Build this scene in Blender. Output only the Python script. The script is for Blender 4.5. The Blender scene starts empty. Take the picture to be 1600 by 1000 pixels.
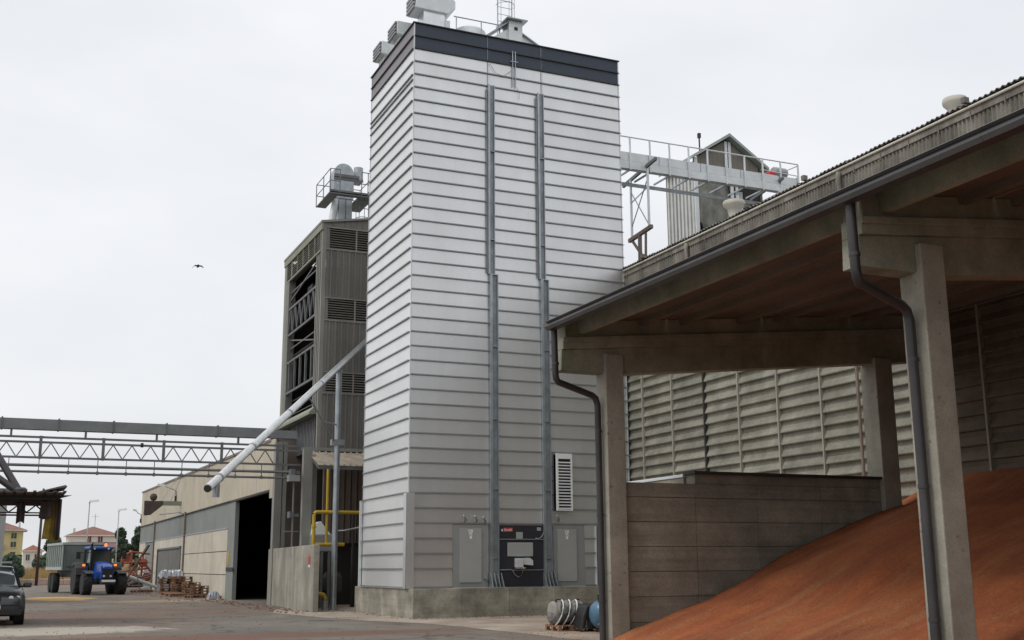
import bpy, math, random
from mathutils import Vector, Matrix
random.seed(7)
S = bpy.context.scene
COL = S.collection
# ------------------------------------------------------------------ camera
PITCH, ROLL, YAW, EYE = math.radians(12.115), math.radians(-.354), math.radians(23.913), 1.65
F = Vector((math.sin(YAW)*math.cos(PITCH), math.cos(YAW)*math.cos(PITCH), math.sin(PITCH)))
R0 = Vector((math.cos(YAW), -math.sin(YAW), 0)); U0 = R0.cross(F)
R2 = R0*math.cos(ROLL)+U0*math.sin(ROLL); U2 = -R0*math.sin(ROLL)+U0*math.cos(ROLL)
cam = bpy.data.cameras.new('camera'); camo = bpy.data.objects.new('camera', cam); COL.objects.link(camo)
M = Matrix((R2, U2, -F)).transposed().to_4x4(); M.translation = (0, 0, EYE); camo.matrix_world = M
cam.sensor_width = 36; cam.lens = 36*1781/1600; cam.clip_end = 5000; cam.clip_start = .1
S.camera = camo
# ------------------------------------------------------------------ sky and sun (thin bright overcast)
SUN_EL, SUN_AZ = math.radians(52), math.radians(-68)     # azimuth measured from +Y towards +X
w = bpy.data.worlds.new("World"); S.world = w; w.use_nodes = True
nt = w.node_tree; nt.nodes.clear()
N = nt.nodes.new; L = nt.links.new
out = N('ShaderNodeOutputWorld')
sky = N('ShaderNodeTexSky'); sky.sky_type = 'NISHITA'; sky.sun_disc = False
sky.sun_elevation = SUN_EL; sky.sun_rotation = SUN_AZ; sky.dust_density = 3
bg1 = N('ShaderNodeBackground'); bg1.inputs[1].default_value = .1; L(sky.outputs[0], bg1.inputs[0])
tc = N('ShaderNodeTexCoord'); sep = N('ShaderNodeSeparateXYZ'); L(tc.outputs['Generated'], sep.inputs[0])
mr = N('ShaderNodeMapRange'); mr.inputs[1].default_value = -.02; mr.inputs[2].default_value = 1
mr.inputs[3].default_value = 0; mr.inputs[4].default_value = 1; L(sep.outputs[2], mr.inputs[0])
cr = N('ShaderNodeValToRGB'); L(mr.outputs[0], cr.inputs[0])
e = cr.color_ramp.elements
e[0].position = 0; e[0].color = (.68, .695, .725, 1)
e[1].position = 1; e[1].color = (1.0, 1.0, 1.0, 1)
a = e.new(.12); a.color = (.78, .79, .81, 1)
a = e.new(.45); a.color = (.84, .85, .875, 1)
mp = N('ShaderNodeMapping'); mp.inputs['Scale'].default_value = (1.2, 1.2, 3.2); L(tc.outputs['Generated'], mp.inputs[0])
no = N('ShaderNodeTexNoise'); no.inputs['Scale'].default_value = 1.6; no.inputs['Detail'].default_value = 5; no.inputs['Roughness'].default_value = .45
L(mp.outputs[0], no.inputs['Vector'])
mr2 = N('ShaderNodeMapRange'); mr2.inputs[1].default_value = .3; mr2.inputs[2].default_value = .7
mr2.inputs[3].default_value = .95; mr2.inputs[4].default_value = 1.03; L(no.outputs[0], mr2.inputs[0])
bg2 = N('ShaderNodeBackground'); L(cr.outputs[0], bg2.inputs[0])
ml = N('ShaderNodeMath'); ml.operation = 'MULTIPLY'; L(mr2.outputs[0], ml.inputs[0]); ml.inputs[1].default_value = 1.09
L(ml.outputs[0], bg2.inputs[1])
mx = N('ShaderNodeMixShader')
mr3 = N('ShaderNodeMapRange'); mr3.inputs[1].default_value = .35; mr3.inputs[2].default_value = .65
mr3.inputs[3].default_value = .80; mr3.inputs[4].default_value = .97; L(no.outputs[0], mr3.inputs[0])
L(mr3.outputs[0], mx.inputs[0]); L(bg1.outputs[0], mx.inputs[1]); L(bg2.outputs[0], mx.inputs[2]); L(mx.outputs[0], out.inputs[0])
sl = bpy.data.lights.new('sun', 'SUN'); sl.energy = 1.2; sl.angle = math.radians(18); sl.color = (1, .97, .92)
so = bpy.data.objects.new('sun', sl); COL.objects.link(so)
sd = Vector((math.sin(SUN_AZ)*math.cos(SUN_EL), math.cos(SUN_AZ+math.pi)*0-.35*math.cos(SUN_EL), math.sin(SUN_EL)))
sd = Vector((-.99*math.cos(SUN_EL), -.08*math.cos(SUN_EL), math.sin(SUN_EL)))
sky.sun_rotation = math.atan2(sd.x, sd.y)
so.rotation_euler = sd.to_track_quat('Z', 'Y').to_euler()
S.view_settings.view_transform = 'Standard'; S.view_settings.look = 'None'
S.view_settings.exposure = 0.12; S.view_settings.gamma = 1
S.view_settings.use_curve_mapping = False
S.render.engine = 'CYCLES'
S.cycles.max_bounces = 6; S.cycles.diffuse_bounces = 4

# ------------------------------------------------------------------ materials
def mat(name, c, rough=.8, metal=0, vary=.15, scale=1.2, fine=.08, streak=0, bump=0, bscale=30, c2=None, c2amt=0, c2scale=.6,
        spots=None, spotscale=3, rowvar=None, hstreak=0, blotch=0, emit=None, spec=.5, alpha=None):
    m = bpy.data.materials.new(name); m.use_nodes = True
    t = m.node_tree; b = t.nodes['Principled BSDF']; n = t.nodes.new; l = t.links.new
    b.inputs['Roughness'].default_value = rough; b.inputs['Metallic'].default_value = metal
    b.inputs['Specular IOR Level'].default_value = spec
    g = n('ShaderNodeNewGeometry')
    def noise(sc, det=4, stretch=None, ro=.6, off=0):
        mpp = n('ShaderNodeMapping'); l(g.outputs['Position'], mpp.inputs[0])
        if stretch: mpp.inputs['Scale'].default_value = stretch
        mpp.inputs['Location'].default_value = (off, off*.7, off*.3)
        x = n('ShaderNodeTexNoise'); x.inputs['Scale'].default_value = sc; x.inputs['Detail'].default_value = det; x.inputs['Roughness'].default_value = ro
        l(mpp.outputs[0], x.inputs['Vector']); return x.outputs[0]
    def rng(v, a0, a1, b0, b1):
        x = n('ShaderNodeMapRange'); x.inputs[1].default_value = a0; x.inputs[2].default_value = a1
        x.inputs[3].default_value = b0; x.inputs[4].default_value = b1; l(v, x.inputs[0]); return x.outputs[0]
    def mul(p, q):
        x = n('ShaderNodeMath'); x.operation = 'MULTIPLY'; l(p, x.inputs[0]); l(q, x.inputs[1]); return x.outputs[0]
    v = rng(noise(scale), .3, .7, 1-vary, 1+vary)
    if fine: v = mul(v, rng(noise(scale*22, 3, off=3), .3, .7, 1-fine, 1+fine))
    if streak: v = mul(v, rng(noise(1, 5, (2.6, 2.6, .22), off=9), .35, .75, 1+streak*.3, 1-streak))
    if hstreak: v = mul(v, rng(noise(1, 4, (.35, .35, 9), off=13), .35, .7, 1-hstreak, 1+hstreak*.6))
    if blotch: v = mul(v, rng(noise(.75, 6, ro=.72, off=33), .42, .62, 1-blotch, 1+blotch*.35))
    if rowvar:
        oi = n('ShaderNodeObjectInfo'); v = mul(v, rng(oi.outputs['Random'], 0, 1, 1-rowvar, 1+rowvar))
    col = n('ShaderNodeMix'); col.data_type = 'RGBA'; col.blend_type = 'MULTIPLY'; col.inputs[0].default_value = 1
    base = n('ShaderNodeMix'); base.data_type = 'RGBA'
    base.inputs[6].default_value = (*c, 1); base.inputs[7].default_value = (*(c2 or c), 1)
    if c2: l(rng(noise(c2scale, 5, off=21), .5-.15, .5+.2, 0, c2amt), base.inputs[0])
    else: base.inputs[0].default_value = 0
    cb = n('ShaderNodeCombineColor'); [l(v, cb.inputs[i]) for i in range(3)]
    l(base.outputs[2], col.inputs[6]); l(cb.outputs[0], col.inputs[7])
    last = col.outputs[2]
    if spots:
        vo = n('ShaderNodeTexVoronoi'); vo.inputs['Scale'].default_value = spotscale; vo.inputs['Randomness'].default_value = 1
        mpp = n('ShaderNodeMapping'); l(g.outputs['Position'], mpp.inputs[0])
        ad = n('ShaderNodeMix'); ad.data_type = 'VECTOR'; ad.inputs[0].default_value = .04
        l(mpp.outputs[0], ad.inputs[4]); nn = n('ShaderNodeTexNoise'); nn.inputs['Scale'].default_value = 12; l(g.outputs['Position'], nn.inputs['Vector']); l(nn.outputs[1], ad.inputs[5])
        l(ad.outputs[1], vo.inputs['Vector'])
        msk = mul(rng(vo.outputs[0], .08, .22, 1, 0), rng(noise(1.3, 2, off=40), .5, .6, 0, .75))
        mx2 = n('ShaderNodeMix'); mx2.data_type = 'RGBA'; l(msk, mx2.inputs[0]); l(last, mx2.inputs[6]); mx2.inputs[7].default_value = (*spots, 1); last = mx2.outputs[2]
    l(last, b.inputs['Base Color'])
    if bump:
        bp = n('ShaderNodeBump'); bp.inputs['Strength'].default_value = bump; bp.inputs['Distance'].default_value = .02
        l(noise(bscale, 5, off=5), bp.inputs['Height']); l(bp.outputs[0], b.inputs['Normal'])
    if emit: b.inputs['Emission Color'].default_value = (*emit[:3], 1); b.inputs['Emission Strength'].default_value = emit[3]
    return m
M_ = {}
def mm(k, *a, **kw): M_[k] = mat(k, *a, **kw)
mm('clad', (.68, .69, .69), .33, .72, .05, .5, .02, rowvar=.035, streak=.04, bump=.12, bscale=1.1, spec=.5)
mm('clad_left_lit', (.76, .77, .77), .40, .55, .04, .5, .02, rowvar=.03, streak=.03, bump=.1, bscale=1.1)  # lighter copy of clad, the left face's stronger light put into the colour
mm('ledge', (.26, .27, .28), .5, .4, .1, .8, .05)
mm('clad_dark', (.052, .066, .092), .5, .1, .08, .5, .04, spec=.3)
mm('clad_mid', (.24, .23, .24), .5, .2, .08, .5, .04)
mm('dark_edge', (.03, .035, .032), .6, 0)
mm('galv', (.36, .39, .41), .42, .75, .18, 3, .12)
mm('galv_bright', (.66, .68, .69), .3, .85, .12, 2.5, .08, streak=.12)
mm('galv_white', (.62, .65, .66), .5, .3, .1, 2, .05)
mm('rail_steel', (.25, .28, .30), .5, .5, .25, 2.5, .15, streak=.2)
mm('unit_dark', (.018, .018, .026), .6, 0, .1, 1, .05)
mm('door_grey', (.34, .35, .34), .6, .1, .05, 1, .02)
mm('panel_grey', (.27, .28, .275), .6, .1, .05, 1, .02)
mm('white', (.75, .76, .76), .5, 0, .05)
mm('red', (.5, .02, .02), .5)
mm('black', (.012, .012, .012), .6, 0, .1)
mm('base_conc', (.37, .345, .285), .9, 0, .25, 1.3, .15, streak=.12, blotch=.32, hstreak=.12, bump=.3, c2=(.17, .17, .115), c2amt=.55, c2scale=.9)
mm('col_conc', (.35, .328, .27), .88, 0, .16, 1.5, .12, streak=.14, bump=.25, blotch=.14, spots=(.11, .095, .075), spotscale=6.5)
mm('beam_conc', (.33, .32, .255), .9, 0, .22, 1.2, .12, streak=.15, bump=.25, c2=(.15, .17, .10), c2amt=.6, c2scale=1.4)
mm('wall_conc', (.32, .29, .235), .92, 0, .22, .9, .14, hstreak=.15, blotch=.12, bump=.35, bscale=14, c2=(.15, .145, .115), c2amt=.6, c2scale=.8, rowvar=.10)
mm('wall_conc_old', (.185, .165, .135), .92, 0, .25, .9, .14, bump=.35, bscale=14, c2=(.085, .082, .07), c2amt=.7, c2scale=1.2, rowvar=.2)
mm('frag_conc', (.36, .34, .285), .9, 0, .15, .9, .1, streak=.32, blotch=.2, bump=.2, c2=(.22, .21, .17), c2amt=.5)
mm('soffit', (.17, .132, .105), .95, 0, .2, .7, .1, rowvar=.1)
mm('gutter', (.085, .082, .082), .5, .3, .15, 2, .08)
mm('pipe_dark', (.05, .045, .047), .42, .2, .2, 2, .1)
mm('fibre', (.235, .22, .19), .92, 0, .22, 1.2, .18, streak=.5, bump=.2, c2=(.12, .115, .10), c2amt=.7, c2scale=1.1, rowvar=.12)
mm('fibre_roof', (.16, .15, .14), .95, 0, .3, 1.2, .2)
mm('cream', (.55, .53, .46), .7, 0, .1, 2)
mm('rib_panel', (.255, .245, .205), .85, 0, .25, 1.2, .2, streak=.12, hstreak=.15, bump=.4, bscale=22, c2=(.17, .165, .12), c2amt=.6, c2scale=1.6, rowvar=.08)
mm('rib_panel_shaded', (.15, .118, .09), .92, 0, .2, 1.2, .16, streak=.18, bump=.3, bscale=22, rowvar=.08)  # darker copy of rib_panel, shade under the shed roof put into the colour
mm('rib_post', (.33, .31, .265), .85, 0, .12, 2)
mm('dark_post', (.04, .038, .035), .8)
mm('pinkish', (.20, .155, .13), .7)
mm('oldclad', (.20, .197, .18), .72, .25, .12, .8, .08, streak=.16, rowvar=.07)
mm('oldclad_light', (.245, .245, .222), .75, .1, .12, .8, .06)
mm('slat', (.26, .25, .215), .75, .2, .12, 1, rowvar=.12)
mm('olive', (.24, .255, .20), .75, .1, .1, 1)
mm('dark_in', (.03, .027, .024), .95, 0, .2)
mm('truss', (.16, .165, .17), .65, .4, .2, 2, .1)
mm('trough', (.20, .215, .22), .6, .3, .15, 2, .08, rowvar=.06)
mm('beige', (.49, .44, .345), .88, 0, .08, .4, .05, streak=.07, blotch=.06, rowvar=.05, c2=(.36, .33, .27), c2amt=.4, c2scale=.3)
mm('beige_low', (.53, .49, .405), .88, 0, .1, .5, .05, streak=.09, blotch=.08, rowvar=.05)
mm('grey_panel', (.20, .215, .205), .7, .1, .1, .6, .05, rowvar=.08)
mm('gate', (.165, .165, .15), .7, .2, .15, .7, .08, streak=.2)
mm('canopy', (.34, .30, .245), .75, .1, .25, 2, .15, rowvar=.08, c2=(.17, .13, .09), c2amt=.6, c2scale=2)
mm('yellow', (.42, .28, .015), .45, 0, .15, 3, .06)
mm('wood', (.21, .11, .065), .9, 0, .3, 6, .2, rowvar=.3)
mm('wood_dark', (.12, .075, .055), .9, 0, .3, 6, .2, rowvar=.25)
mm('sheet_grey', (.15, .145, .135), .6, 0, .55, 7, .3, bump=1.0, bscale=7)
mm('sheet_silver', (.36, .38, .42), .35, .4, .2, 6, bump=.5)
mm('curtain_pale', (.27, .255, .22), .9, 0, .15, 4)
mm('strap', (.7, .7, .68), .6)
mm('tank', (.07, .15, .23), .35, .1, .12, 2, .05)
mm('tarp_yellow', (.27, .19, .03), .8, 0, .3, 3, .1)
mm('tarp_brown', (.07, .05, .045), .85, 0, .3, 3)
mm('tyre', (.018, .018, .018), .85, 0, .2, 8, .1)
mm('rim', (.50, .50, .46), .5, .2)
mm('tr_blue', (.008, .06, .30), .35, 0, .08, 2, spec=.6)
mm('chassis', (.025, .026, .03), .6)
mm('glass', (.02, .028, .03), .08, 0, .1, 1, spec=.8)
mm('car_paint', (.06, .068, .072), .28, .55, .04, 2, .02, spec=.7)
mm('car_glass', (.30, .34, .36), .08, .55, .05, spec=.9)  # pale blue-grey puts reflected sky into the glass colour
mm('lamp', (.7, .7, .7), .15, .2)
mm('amber', (.8, .16, .01), .4, emit=(1, .25, .03, 1.2))
mm('trailer_grey', (.13, .16, .15), .55, .2, .12, 1.5, .06)
mm('trailer_light', (.38, .42, .40), .55, .2, .12, 1.5, .06)
mm('stucco_y', (.55, .47, .24), .9, 0, .06, .2)
mm('stucco_w', (.66, .65, .60), .9, 0, .05, .2)
mm('stucco_o', (.42, .33, .22), .9, 0, .08, .2)
mm('roof_tile', (.20, .105, .085), .9, 0, .12, .5, .1)
mm('roof_tile_red', (.27, .10, .07), .9, 0, .12, .5, .1)
mm('shutter', (.06, .075, .06), .8)
mm('shutter_red', (.16, .035, .03), .8)
mm('leaf', (.055, .085, .05), .9, 0, .45, .9, .2)
mm('leaf2', (.065, .095, .04), .9, 0, .45, .9, .2)
mm('bark', (.09, .07, .05), .95, 0, .3, 3)
mm('drygrass', (.36, .25, .115), .95, 0, .3, .4, .2)
mm('orange', (.30, .085, .05), .6, 0, .15, 2)
mm('lamp_grey', (.30, .31, .31), .5, .4)
mm('barn_white', (.55, .56, .54), .6, .3, .1, 1, .05, streak=.15)
mm('barn_brown', (.20, .185, .16), .85, 0, .15, 2, .1)
mm('curtain', (.25, .25, .22), .9, 0, .4, 1.5, .2, c2=(.07, .07, .06), c2amt=.7)
mm('greenish', (.33, .38, .345), .7, 0, .1, 1)
mm('pink', (.42, .30, .26), .8)

# ground: asphalt with reddish grain dust and worn pale patches
def ground_mat():
    m = bpy.data.materials.new('yard_asphalt'); m.use_nodes = True
    t = m.node_tree; b = t.nodes['Principled BSDF']; n = t.nodes.new; l = t.links.new
    b.inputs['Roughness'].default_value = .88; b.inputs['Specular IOR Level'].default_value = .3
    g = n('ShaderNodeNewGeometry')
    def noise(sc, det=5, ro=.6, st=(1, 1, 1), off=0):
        mpp = n('ShaderNodeMapping'); mpp.inputs['Scale'].default_value = st; mpp.inputs['Location'].default_value = (off, off, 0); l(g.outputs['Position'], mpp.inputs[0])
        x = n('ShaderNodeTexNoise'); x.inputs['Scale'].default_value = sc; x.inputs['Detail'].default_value = det; x.inputs['Roughness'].default_value = ro
        l(mpp.outputs[0], x.inputs['Vector']); return x.outputs[0]
    def rng(v, a0, a1, b0, b1):
        x = n('ShaderNodeMapRange'); x.inputs[1].default_value = a0; x.inputs[2].default_value = a1
        x.inputs[3].default_value = b0; x.inputs[4].default_value = b1; l(v, x.inputs[0]); return x.outputs[0]
    def op(o, p, q):
        x = n('ShaderNodeMath'); x.operation = o
        for i, k in enumerate((p, q)):
            if isinstance(k, (int, float)): x.inputs[i].default_value = k
            else: l(k, x.inputs[i])
        return x.outputs[0]
    def mix(f, A, B):
        x = n('ShaderNodeMix'); x.data_type = 'RGBA'; l(f, x.inputs[0])
        for i, k in ((6, A), (7, B)):
            if isinstance(k, tuple): x.inputs[i].default_value = (*k, 1)
            else: l(k, x.inputs[i])
        return x.outputs[2]
    sp = n('ShaderNodeSeparateXYZ'); l(g.outputs['Position'], sp.inputs[0])
    def blob(cx, cy, rx, ry, edge=.35, ns=1.2, nst=(1, 1, 1)):
        dx = op('DIVIDE', op('SUBTRACT', sp.outputs[0], cx), rx); dy = op('DIVIDE', op('SUBTRACT', sp.outputs[1], cy), ry)
        d = op('ADD', op('MULTIPLY', dx, dx), op('MULTIPLY', dy, dy))
        d = op('ADD', d, rng(noise(ns, 6, .65, nst, off=cx), .3, .7, -.6, .6))
        return rng(d, 1-edge, 1+edge, 1, 0)
    c = mix(rng(noise(.25), .35, .65, 0, 1), (.118, .108, .095), (.19, .17, .145))
    c = mix(rng(noise(.16, 6, .7, (1, .45, 1), 7), .43, .62, 0, .7), c, (.175, .118, .09))     # red dust drifts
    c = mix(rng(noise(.8, 6, .7, (1, .5, 1), 31), .52, .7, 0, .6), c, (.068, .06, .053))     # oil and tyre marks
    c = mix(rng(noise(1.1, 6, .75, (1, .3, 1), 57), .52, .8, 0, .6), c, (.22, .20, .17))
    vo = n('ShaderNodeTexVoronoi'); vo.feature = 'DISTANCE_TO_EDGE'; vo.inputs['Scale'].default_value = .17
    va = n('ShaderNodeVectorMath'); va.operation = 'ADD'; vn = n('ShaderNodeTexNoise'); vn.inputs['Scale'].default_value = .7; vn.inputs['Detail'].default_value = 6; l(g.outputs['Position'], vn.inputs['Vector'])
    vs = n('ShaderNodeVectorMath'); vs.operation = 'SCALE'; vs.inputs['Scale'].default_value = 2.2; l(vn.outputs[1], vs.inputs[0]); l(g.outputs['Position'], va.inputs[0]); l(vs.outputs[0], va.inputs[1]); l(va.outputs[0], vo.inputs['Vector'])
    c = mix(rng(vo.outputs[0], .003, .012, .75, 0), c, (.04, .036, .032))                       # cracks
    c = mix(rng(noise(9, 3, .5, (1, 1, 1), 71), .62, .72, 0, .5), c, (.24, .2, .155))            # grit
    c = mix(blob(1.2, 33.6, 3.0, 2.0, .3, 1.5), c, (.36, .33, .28))                            # pale worn screed
    c = mix(blob(3, 28.6, 9, 1.3, .5, 1.1), c, (.15, .085, .062))
    c = mix(blob(3.2, 68, 1.7, 4.2, .25, .5), c, (.42, .27, .10))                              # spilled grain
    f = blob(8.2, 60, 3.4, 2.2, .5, .5); c = mix(op('MULTIPLY', f, .6), c, (.33, .25, .15))
    f = blob(4, 44, 7, 4, .6, .5, (1, .5, 1)); c = mix(op('MULTIPLY', f, .5), c, (.15, .095, .07))
    gr = rng(sp.outputs[1], 118, 126, 0, 1)
    c = mix(gr, c, (.26, .20, .11))
    l(c, b.inputs['Base Color'])
    bp = n('ShaderNodeBump'); bp.inputs['Strength'].default_value = .35; bp.inputs['Distance'].default_value = .02; l(noise(14, 6), bp.inputs['Height']); l(bp.outputs[0], b.inputs['Normal'])
    return m
def apron_mat():
    return mat('apron_concrete', (.36, .325, .265), .9, 0, .2, .7, .14, bump=.25, blotch=.2, c2=(.24, .13, .09), c2amt=.6, c2scale=.55)
def grain_mat():
    m = mat('red_grain', (.40, .115, .034), .95, 0, .16, .6, .18, bump=1.0, bscale=42, c2=(.23, .058, .024), c2amt=.85, c2scale=.5)
    t = m.node_tree; n = t.nodes.new; l = t.links.new; b = t.nodes['Principled BSDF']
    src = b.inputs['Base Color'].links[0].from_socket
    g = n('ShaderNodeNewGeometry'); mp_ = n('ShaderNodeMapping'); mp_.inputs['Scale'].default_value = (.16, 1.5, .3); mp_.inputs['Rotation'].default_value = (0, 0, .25); l(g.outputs['Position'], mp_.inputs[0])
    x = n('ShaderNodeTexNoise'); x.inputs['Scale'].default_value = 1.6; x.inputs['Detail'].default_value = 6; x.inputs['Roughness'].default_value = .65; l(mp_.outputs[0], x.inputs['Vector'])
    r1 = n('ShaderNodeMapRange'); r1.inputs[1].default_value = .49; r1.inputs[2].default_value = .64; r1.inputs[3].default_value = 0; r1.inputs[4].default_value = .6; l(x.outputs[0], r1.inputs[0])
    sp_ = n('ShaderNodeTexNoise'); sp_.inputs['Scale'].default_value = 38; sp_.inputs['Detail'].default_value = 2; l(g.outputs['Position'], sp_.inputs['Vector'])
    r2 = n('ShaderNodeMapRange'); r2.inputs[1].default_value = .42; r2.inputs[2].default_value = .62; l(sp_.outputs[0], r2.inputs[0])
    mu = n('ShaderNodeMath'); mu.operation = 'MULTIPLY'; l(r1.outputs[0], mu.inputs[0]); l(r2.outputs[0], mu.inputs[1])
    mi = n('ShaderNodeMix'); mi.data_type = 'RGBA'; l(mu.outputs[0], mi.inputs[0]); l(src, mi.inputs[6]); mi.inputs[7].default_value = (.42, .25, .10, 1)
    r3 = n('ShaderNodeMapRange'); r3.inputs[1].default_value = .30; r3.inputs[2].default_value = .44; r3.inputs[3].default_value = .45; r3.inputs[4].default_value = 0; l(x.outputs[0], r3.inputs[0])
    mj = n('ShaderNodeMix'); mj.data_type = 'RGBA'; l(r3.outputs[0], mj.inputs[0]); l(mi.outputs[2], mj.inputs[6]); mj.inputs[7].default_value = (.17, .05, .024, 1)
    l(mj.outputs[2], b.inputs['Base Color'])
    return m

# ------------------------------------------------------------------ mesh helpers
class MB:
    def __init__(s): s.v = []; s.f = []
    def add(s, vs, fs):
        o = len(s.v); s.v += [tuple(p) for p in vs]; s.f += [tuple(i+o for i in f) for f in fs]; return s
    def box(s, x0, x1, y0, y1, z0, z1):
        return s.add([(x0,y0,z0),(x1,y0,z0),(x1,y1,z0),(x0,y1,z0),(x0,y0,z1),(x1,y0,z1),(x1,y1,z1),(x0,y1,z1)],
                     [(0,3,2,1),(4,5,6,7),(0,1,5,4),(1,2,6,5),(2,3,7,6),(3,0,4,7)])
    def hexa(s, p): return s.add(p, [(0,3,2,1),(4,5,6,7),(0,1,5,4),(1,2,6,5),(2,3,7,6),(3,0,4,7)])
    def prism(s, poly, axis, a0, a1):      # poly: 2d points; axis 'x' -> (y,z); 'y' -> (x,z); 'z' -> (x,y)
        def P(q, t): return (t, q[0], q[1]) if axis == 'x' else (q[0], t, q[1]) if axis == 'y' else (q[0], q[1], t)
        n = len(poly)
        return s.add([P(q, a0) for q in poly]+[P(q, a1) for q in poly],
                     [tuple(range(n-1, -1, -1)), tuple(range(n, 2*n))]+[(i, (i+1) % n, n+(i+1) % n, n+i) for i in range(n)])
    def tube(s, pts, r, n=10, cap=True):
        pts = [Vector(p) for p in pts]; rr = r if isinstance(r, (list, tuple)) else [r]*len(pts)
        rings = []
        for i, p in enumerate(pts):
            d = (pts[min(i+1, len(pts)-1)]-pts[max(i-1, 0)]).normalized()
            up = Vector((0, 0, 1)) if abs(d.z) < .95 else Vector((1, 0, 0))
            a = d.cross(up).normalized(); b = a.cross(d)
            rings.append([p+a*rr[i]*math.cos(2*math.pi*k/n)+b*rr[i]*math.sin(2*math.pi*k/n) for k in range(n)])
        vs = [q for rg in rings for q in rg]; fs = []
        for i in range(len(pts)-1):
            for k in range(n): fs.append((i*n+k, i*n+(k+1) % n, (i+1)*n+(k+1) % n, (i+1)*n+k))
        if cap: fs += [tuple(range(n))[::-1], tuple((len(pts)-1)*n+k for k in range(n))]
        return s.add(vs, fs)
    def bar(s, p, q, w, h=None): # square bar
        h = h or w; p = Vector(p); q = Vector(q); d = (q-p).normalized()
        up = Vector((0, 0, 1)) if abs(d.z) < .95 else Vector((0, 1, 0))
        a = d.cross(up).normalized()*w/2; b = a.cross(d).normalized()*h/2
        return s.hexa([p-a-b, p+a-b, p+a+b, p-a+b, q-a-b, q+a-b, q+a+b, q-a+b])
    def lathe(s, prof, c=(0,0,0), axis='z', n=20):
        vs = []; fs = []
        for (r, h) in prof:
            for k in range(n):
                a = 2*math.pi*k/n; u, v = r*math.cos(a), r*math.sin(a)
                q = (u, v, h) if axis == 'z' else (h, u, v) if axis == 'x' else (v, h, u)
                vs.append((q[0]+c[0], q[1]+c[1], q[2]+c[2]))
        for i in range(len(prof)-1):
            for k in range(n): fs.append((i*n+k, i*n+(k+1) % n, (i+1)*n+(k+1) % n, (i+1)*n+k))
        fs += [tuple(range(n))[::-1], tuple((len(prof)-1)*n+k for k in range(n))]
        return s.add(vs, fs)
    def mesh(s, name='m', smooth=False):
        me = bpy.data.meshes.new(name); me.from_pydata(s.v, [], s.f); me.validate(); me.update()
        if smooth:
            for p in me.polygons: p.use_smooth = True
        return me
OFF = {}
def obj(name, mesh, m, parent=None, loc=(0,0,0), local=False):
    if isinstance(m, str): m = M_[m]
    if not mesh.materials: mesh.materials.append(m)
    o = bpy.data.objects.new(name, mesh); COL.objects.link(o)
    L0 = Vector(loc)
    if parent is not None:
        o.parent = parent
        if not local: L0 = L0-OFF.get(parent.name, Vector())
    o.location = L0; OFF[o.name] = Vector(loc) if not local else Vector()
    return o
def B(mb, name, m, parent=None, local=False, smooth=False, bevel=0, auto=None):
    o = obj(name, mb.mesh(name, smooth), m, parent, local=local)
    if smooth and auto is not None:
        for p in o.data.polygons: p.use_smooth = True
        o.data.set_sharp_from_angle(angle=math.radians(auto))
    if bevel:
        md = o.modifiers.new('bevel', 'BEVEL'); md.width = bevel; md.segments = 2; md.limit_method = 'ANGLE'
    return o
def thing(name, label, cat, loc=(0,0,0), rz=0, group=None):
    o = bpy.data.objects.new(name, None); COL.objects.link(o); o.empty_display_size = .3
    o.location = loc; o.rotation_euler = (0, 0, rz); OFF[o.name] = Vector(loc)
    return tag(o, label, cat, group)
def tag(o, label, cat, group=None):
    o['label'] = label; o['category'] = cat
    if group: o['group'] = group
    return o
def kind(o, k): o['kind'] = k; return o
def text(s, size, m, parent, mtx, name='lettering', ext=.002):
    cu = bpy.data.curves.new('t', 'FONT'); cu.body = s; cu.size = size; cu.extrude = ext; cu.align_x = 'CENTER'; cu.align_y = 'CENTER'
    to = bpy.data.objects.new('t', cu); me = bpy.data.meshes.new_from_object(to); bpy.data.objects.remove(to)
    me.transform(mtx); return obj(name, me, m, parent)
FRONT = Matrix(((1,0,0,0),(0,0,-1,0),(0,1,0,0),(0,0,0,1)))   # text facing -Y

# ================================================================== SETTING
g = MB().add([(-1500,-400,0),(1500,-400,0),(1500,3000,0),(-1500,3000,0)], [(0,1,2,3)])
kind(obj('ground', g.mesh(), ground_mat()), 'structure')
poly = [(9.2,42.6),(9.9,37.5),(10.5,34.6),(11.3,32.6),(11.75,30.2),(11.8,28.2),(12.0,26),(11.9,24.2),(12.3,22.6),(21,22.6),(21,47),(10.6,47)]
g = MB().add([(x,y,.004) for x,y in poly], [tuple(range(len(poly)))])
kind(obj('apron', g.mesh(), apron_mat()), 'structure')

# ================================================================== GRAIN DRYER TOWER
TX0, TX1, TY0, TY1, TH = 12.175, 20.47, 35.915, 41.09, 20.69
RH = .4914
T = thing('grain_dryer_tower', 'tall square white metal clad grain dryer tower on concrete base in centre of yard', 'grain dryer', (TX0, TY0, 0))
B(MB().box(TX0+.03, TX1-.03, TY0+.03, TY1-.03, .9, TH-.12), 'core', 'clad', T)
bs = B(MB().box(TX0+.02, TX1+.1, TY0-.54, TY1+.83, 0, .905), 'concrete_base', 'base_conc', T)
for k in range(5):
    a_ = TX0+(TX1+.1-TX0)*k/5; c_ = TX0+(TX1+.1-TX0)*(k+1)/5
    B(MB().box(a_+(.004 if k else 0), c_-.004, TY0-.56-.003*(k % 2), TY0-.3, 0, .912), 'slab', 'base_conc', bs, bevel=.012)
for k in range(4):
    a_ = TY0-.3+(TY1+.85-TY0+.3)*k/4; c_ = TY0-.3+(TY1+.85-TY0+.3)*(k+1)/4
    B(MB().box(TX0-.003*(k % 2), TX0+.3, a_+.004, c_-.004, 0, .91), 'slab', 'base_conc', bs, bevel=.012)
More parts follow.
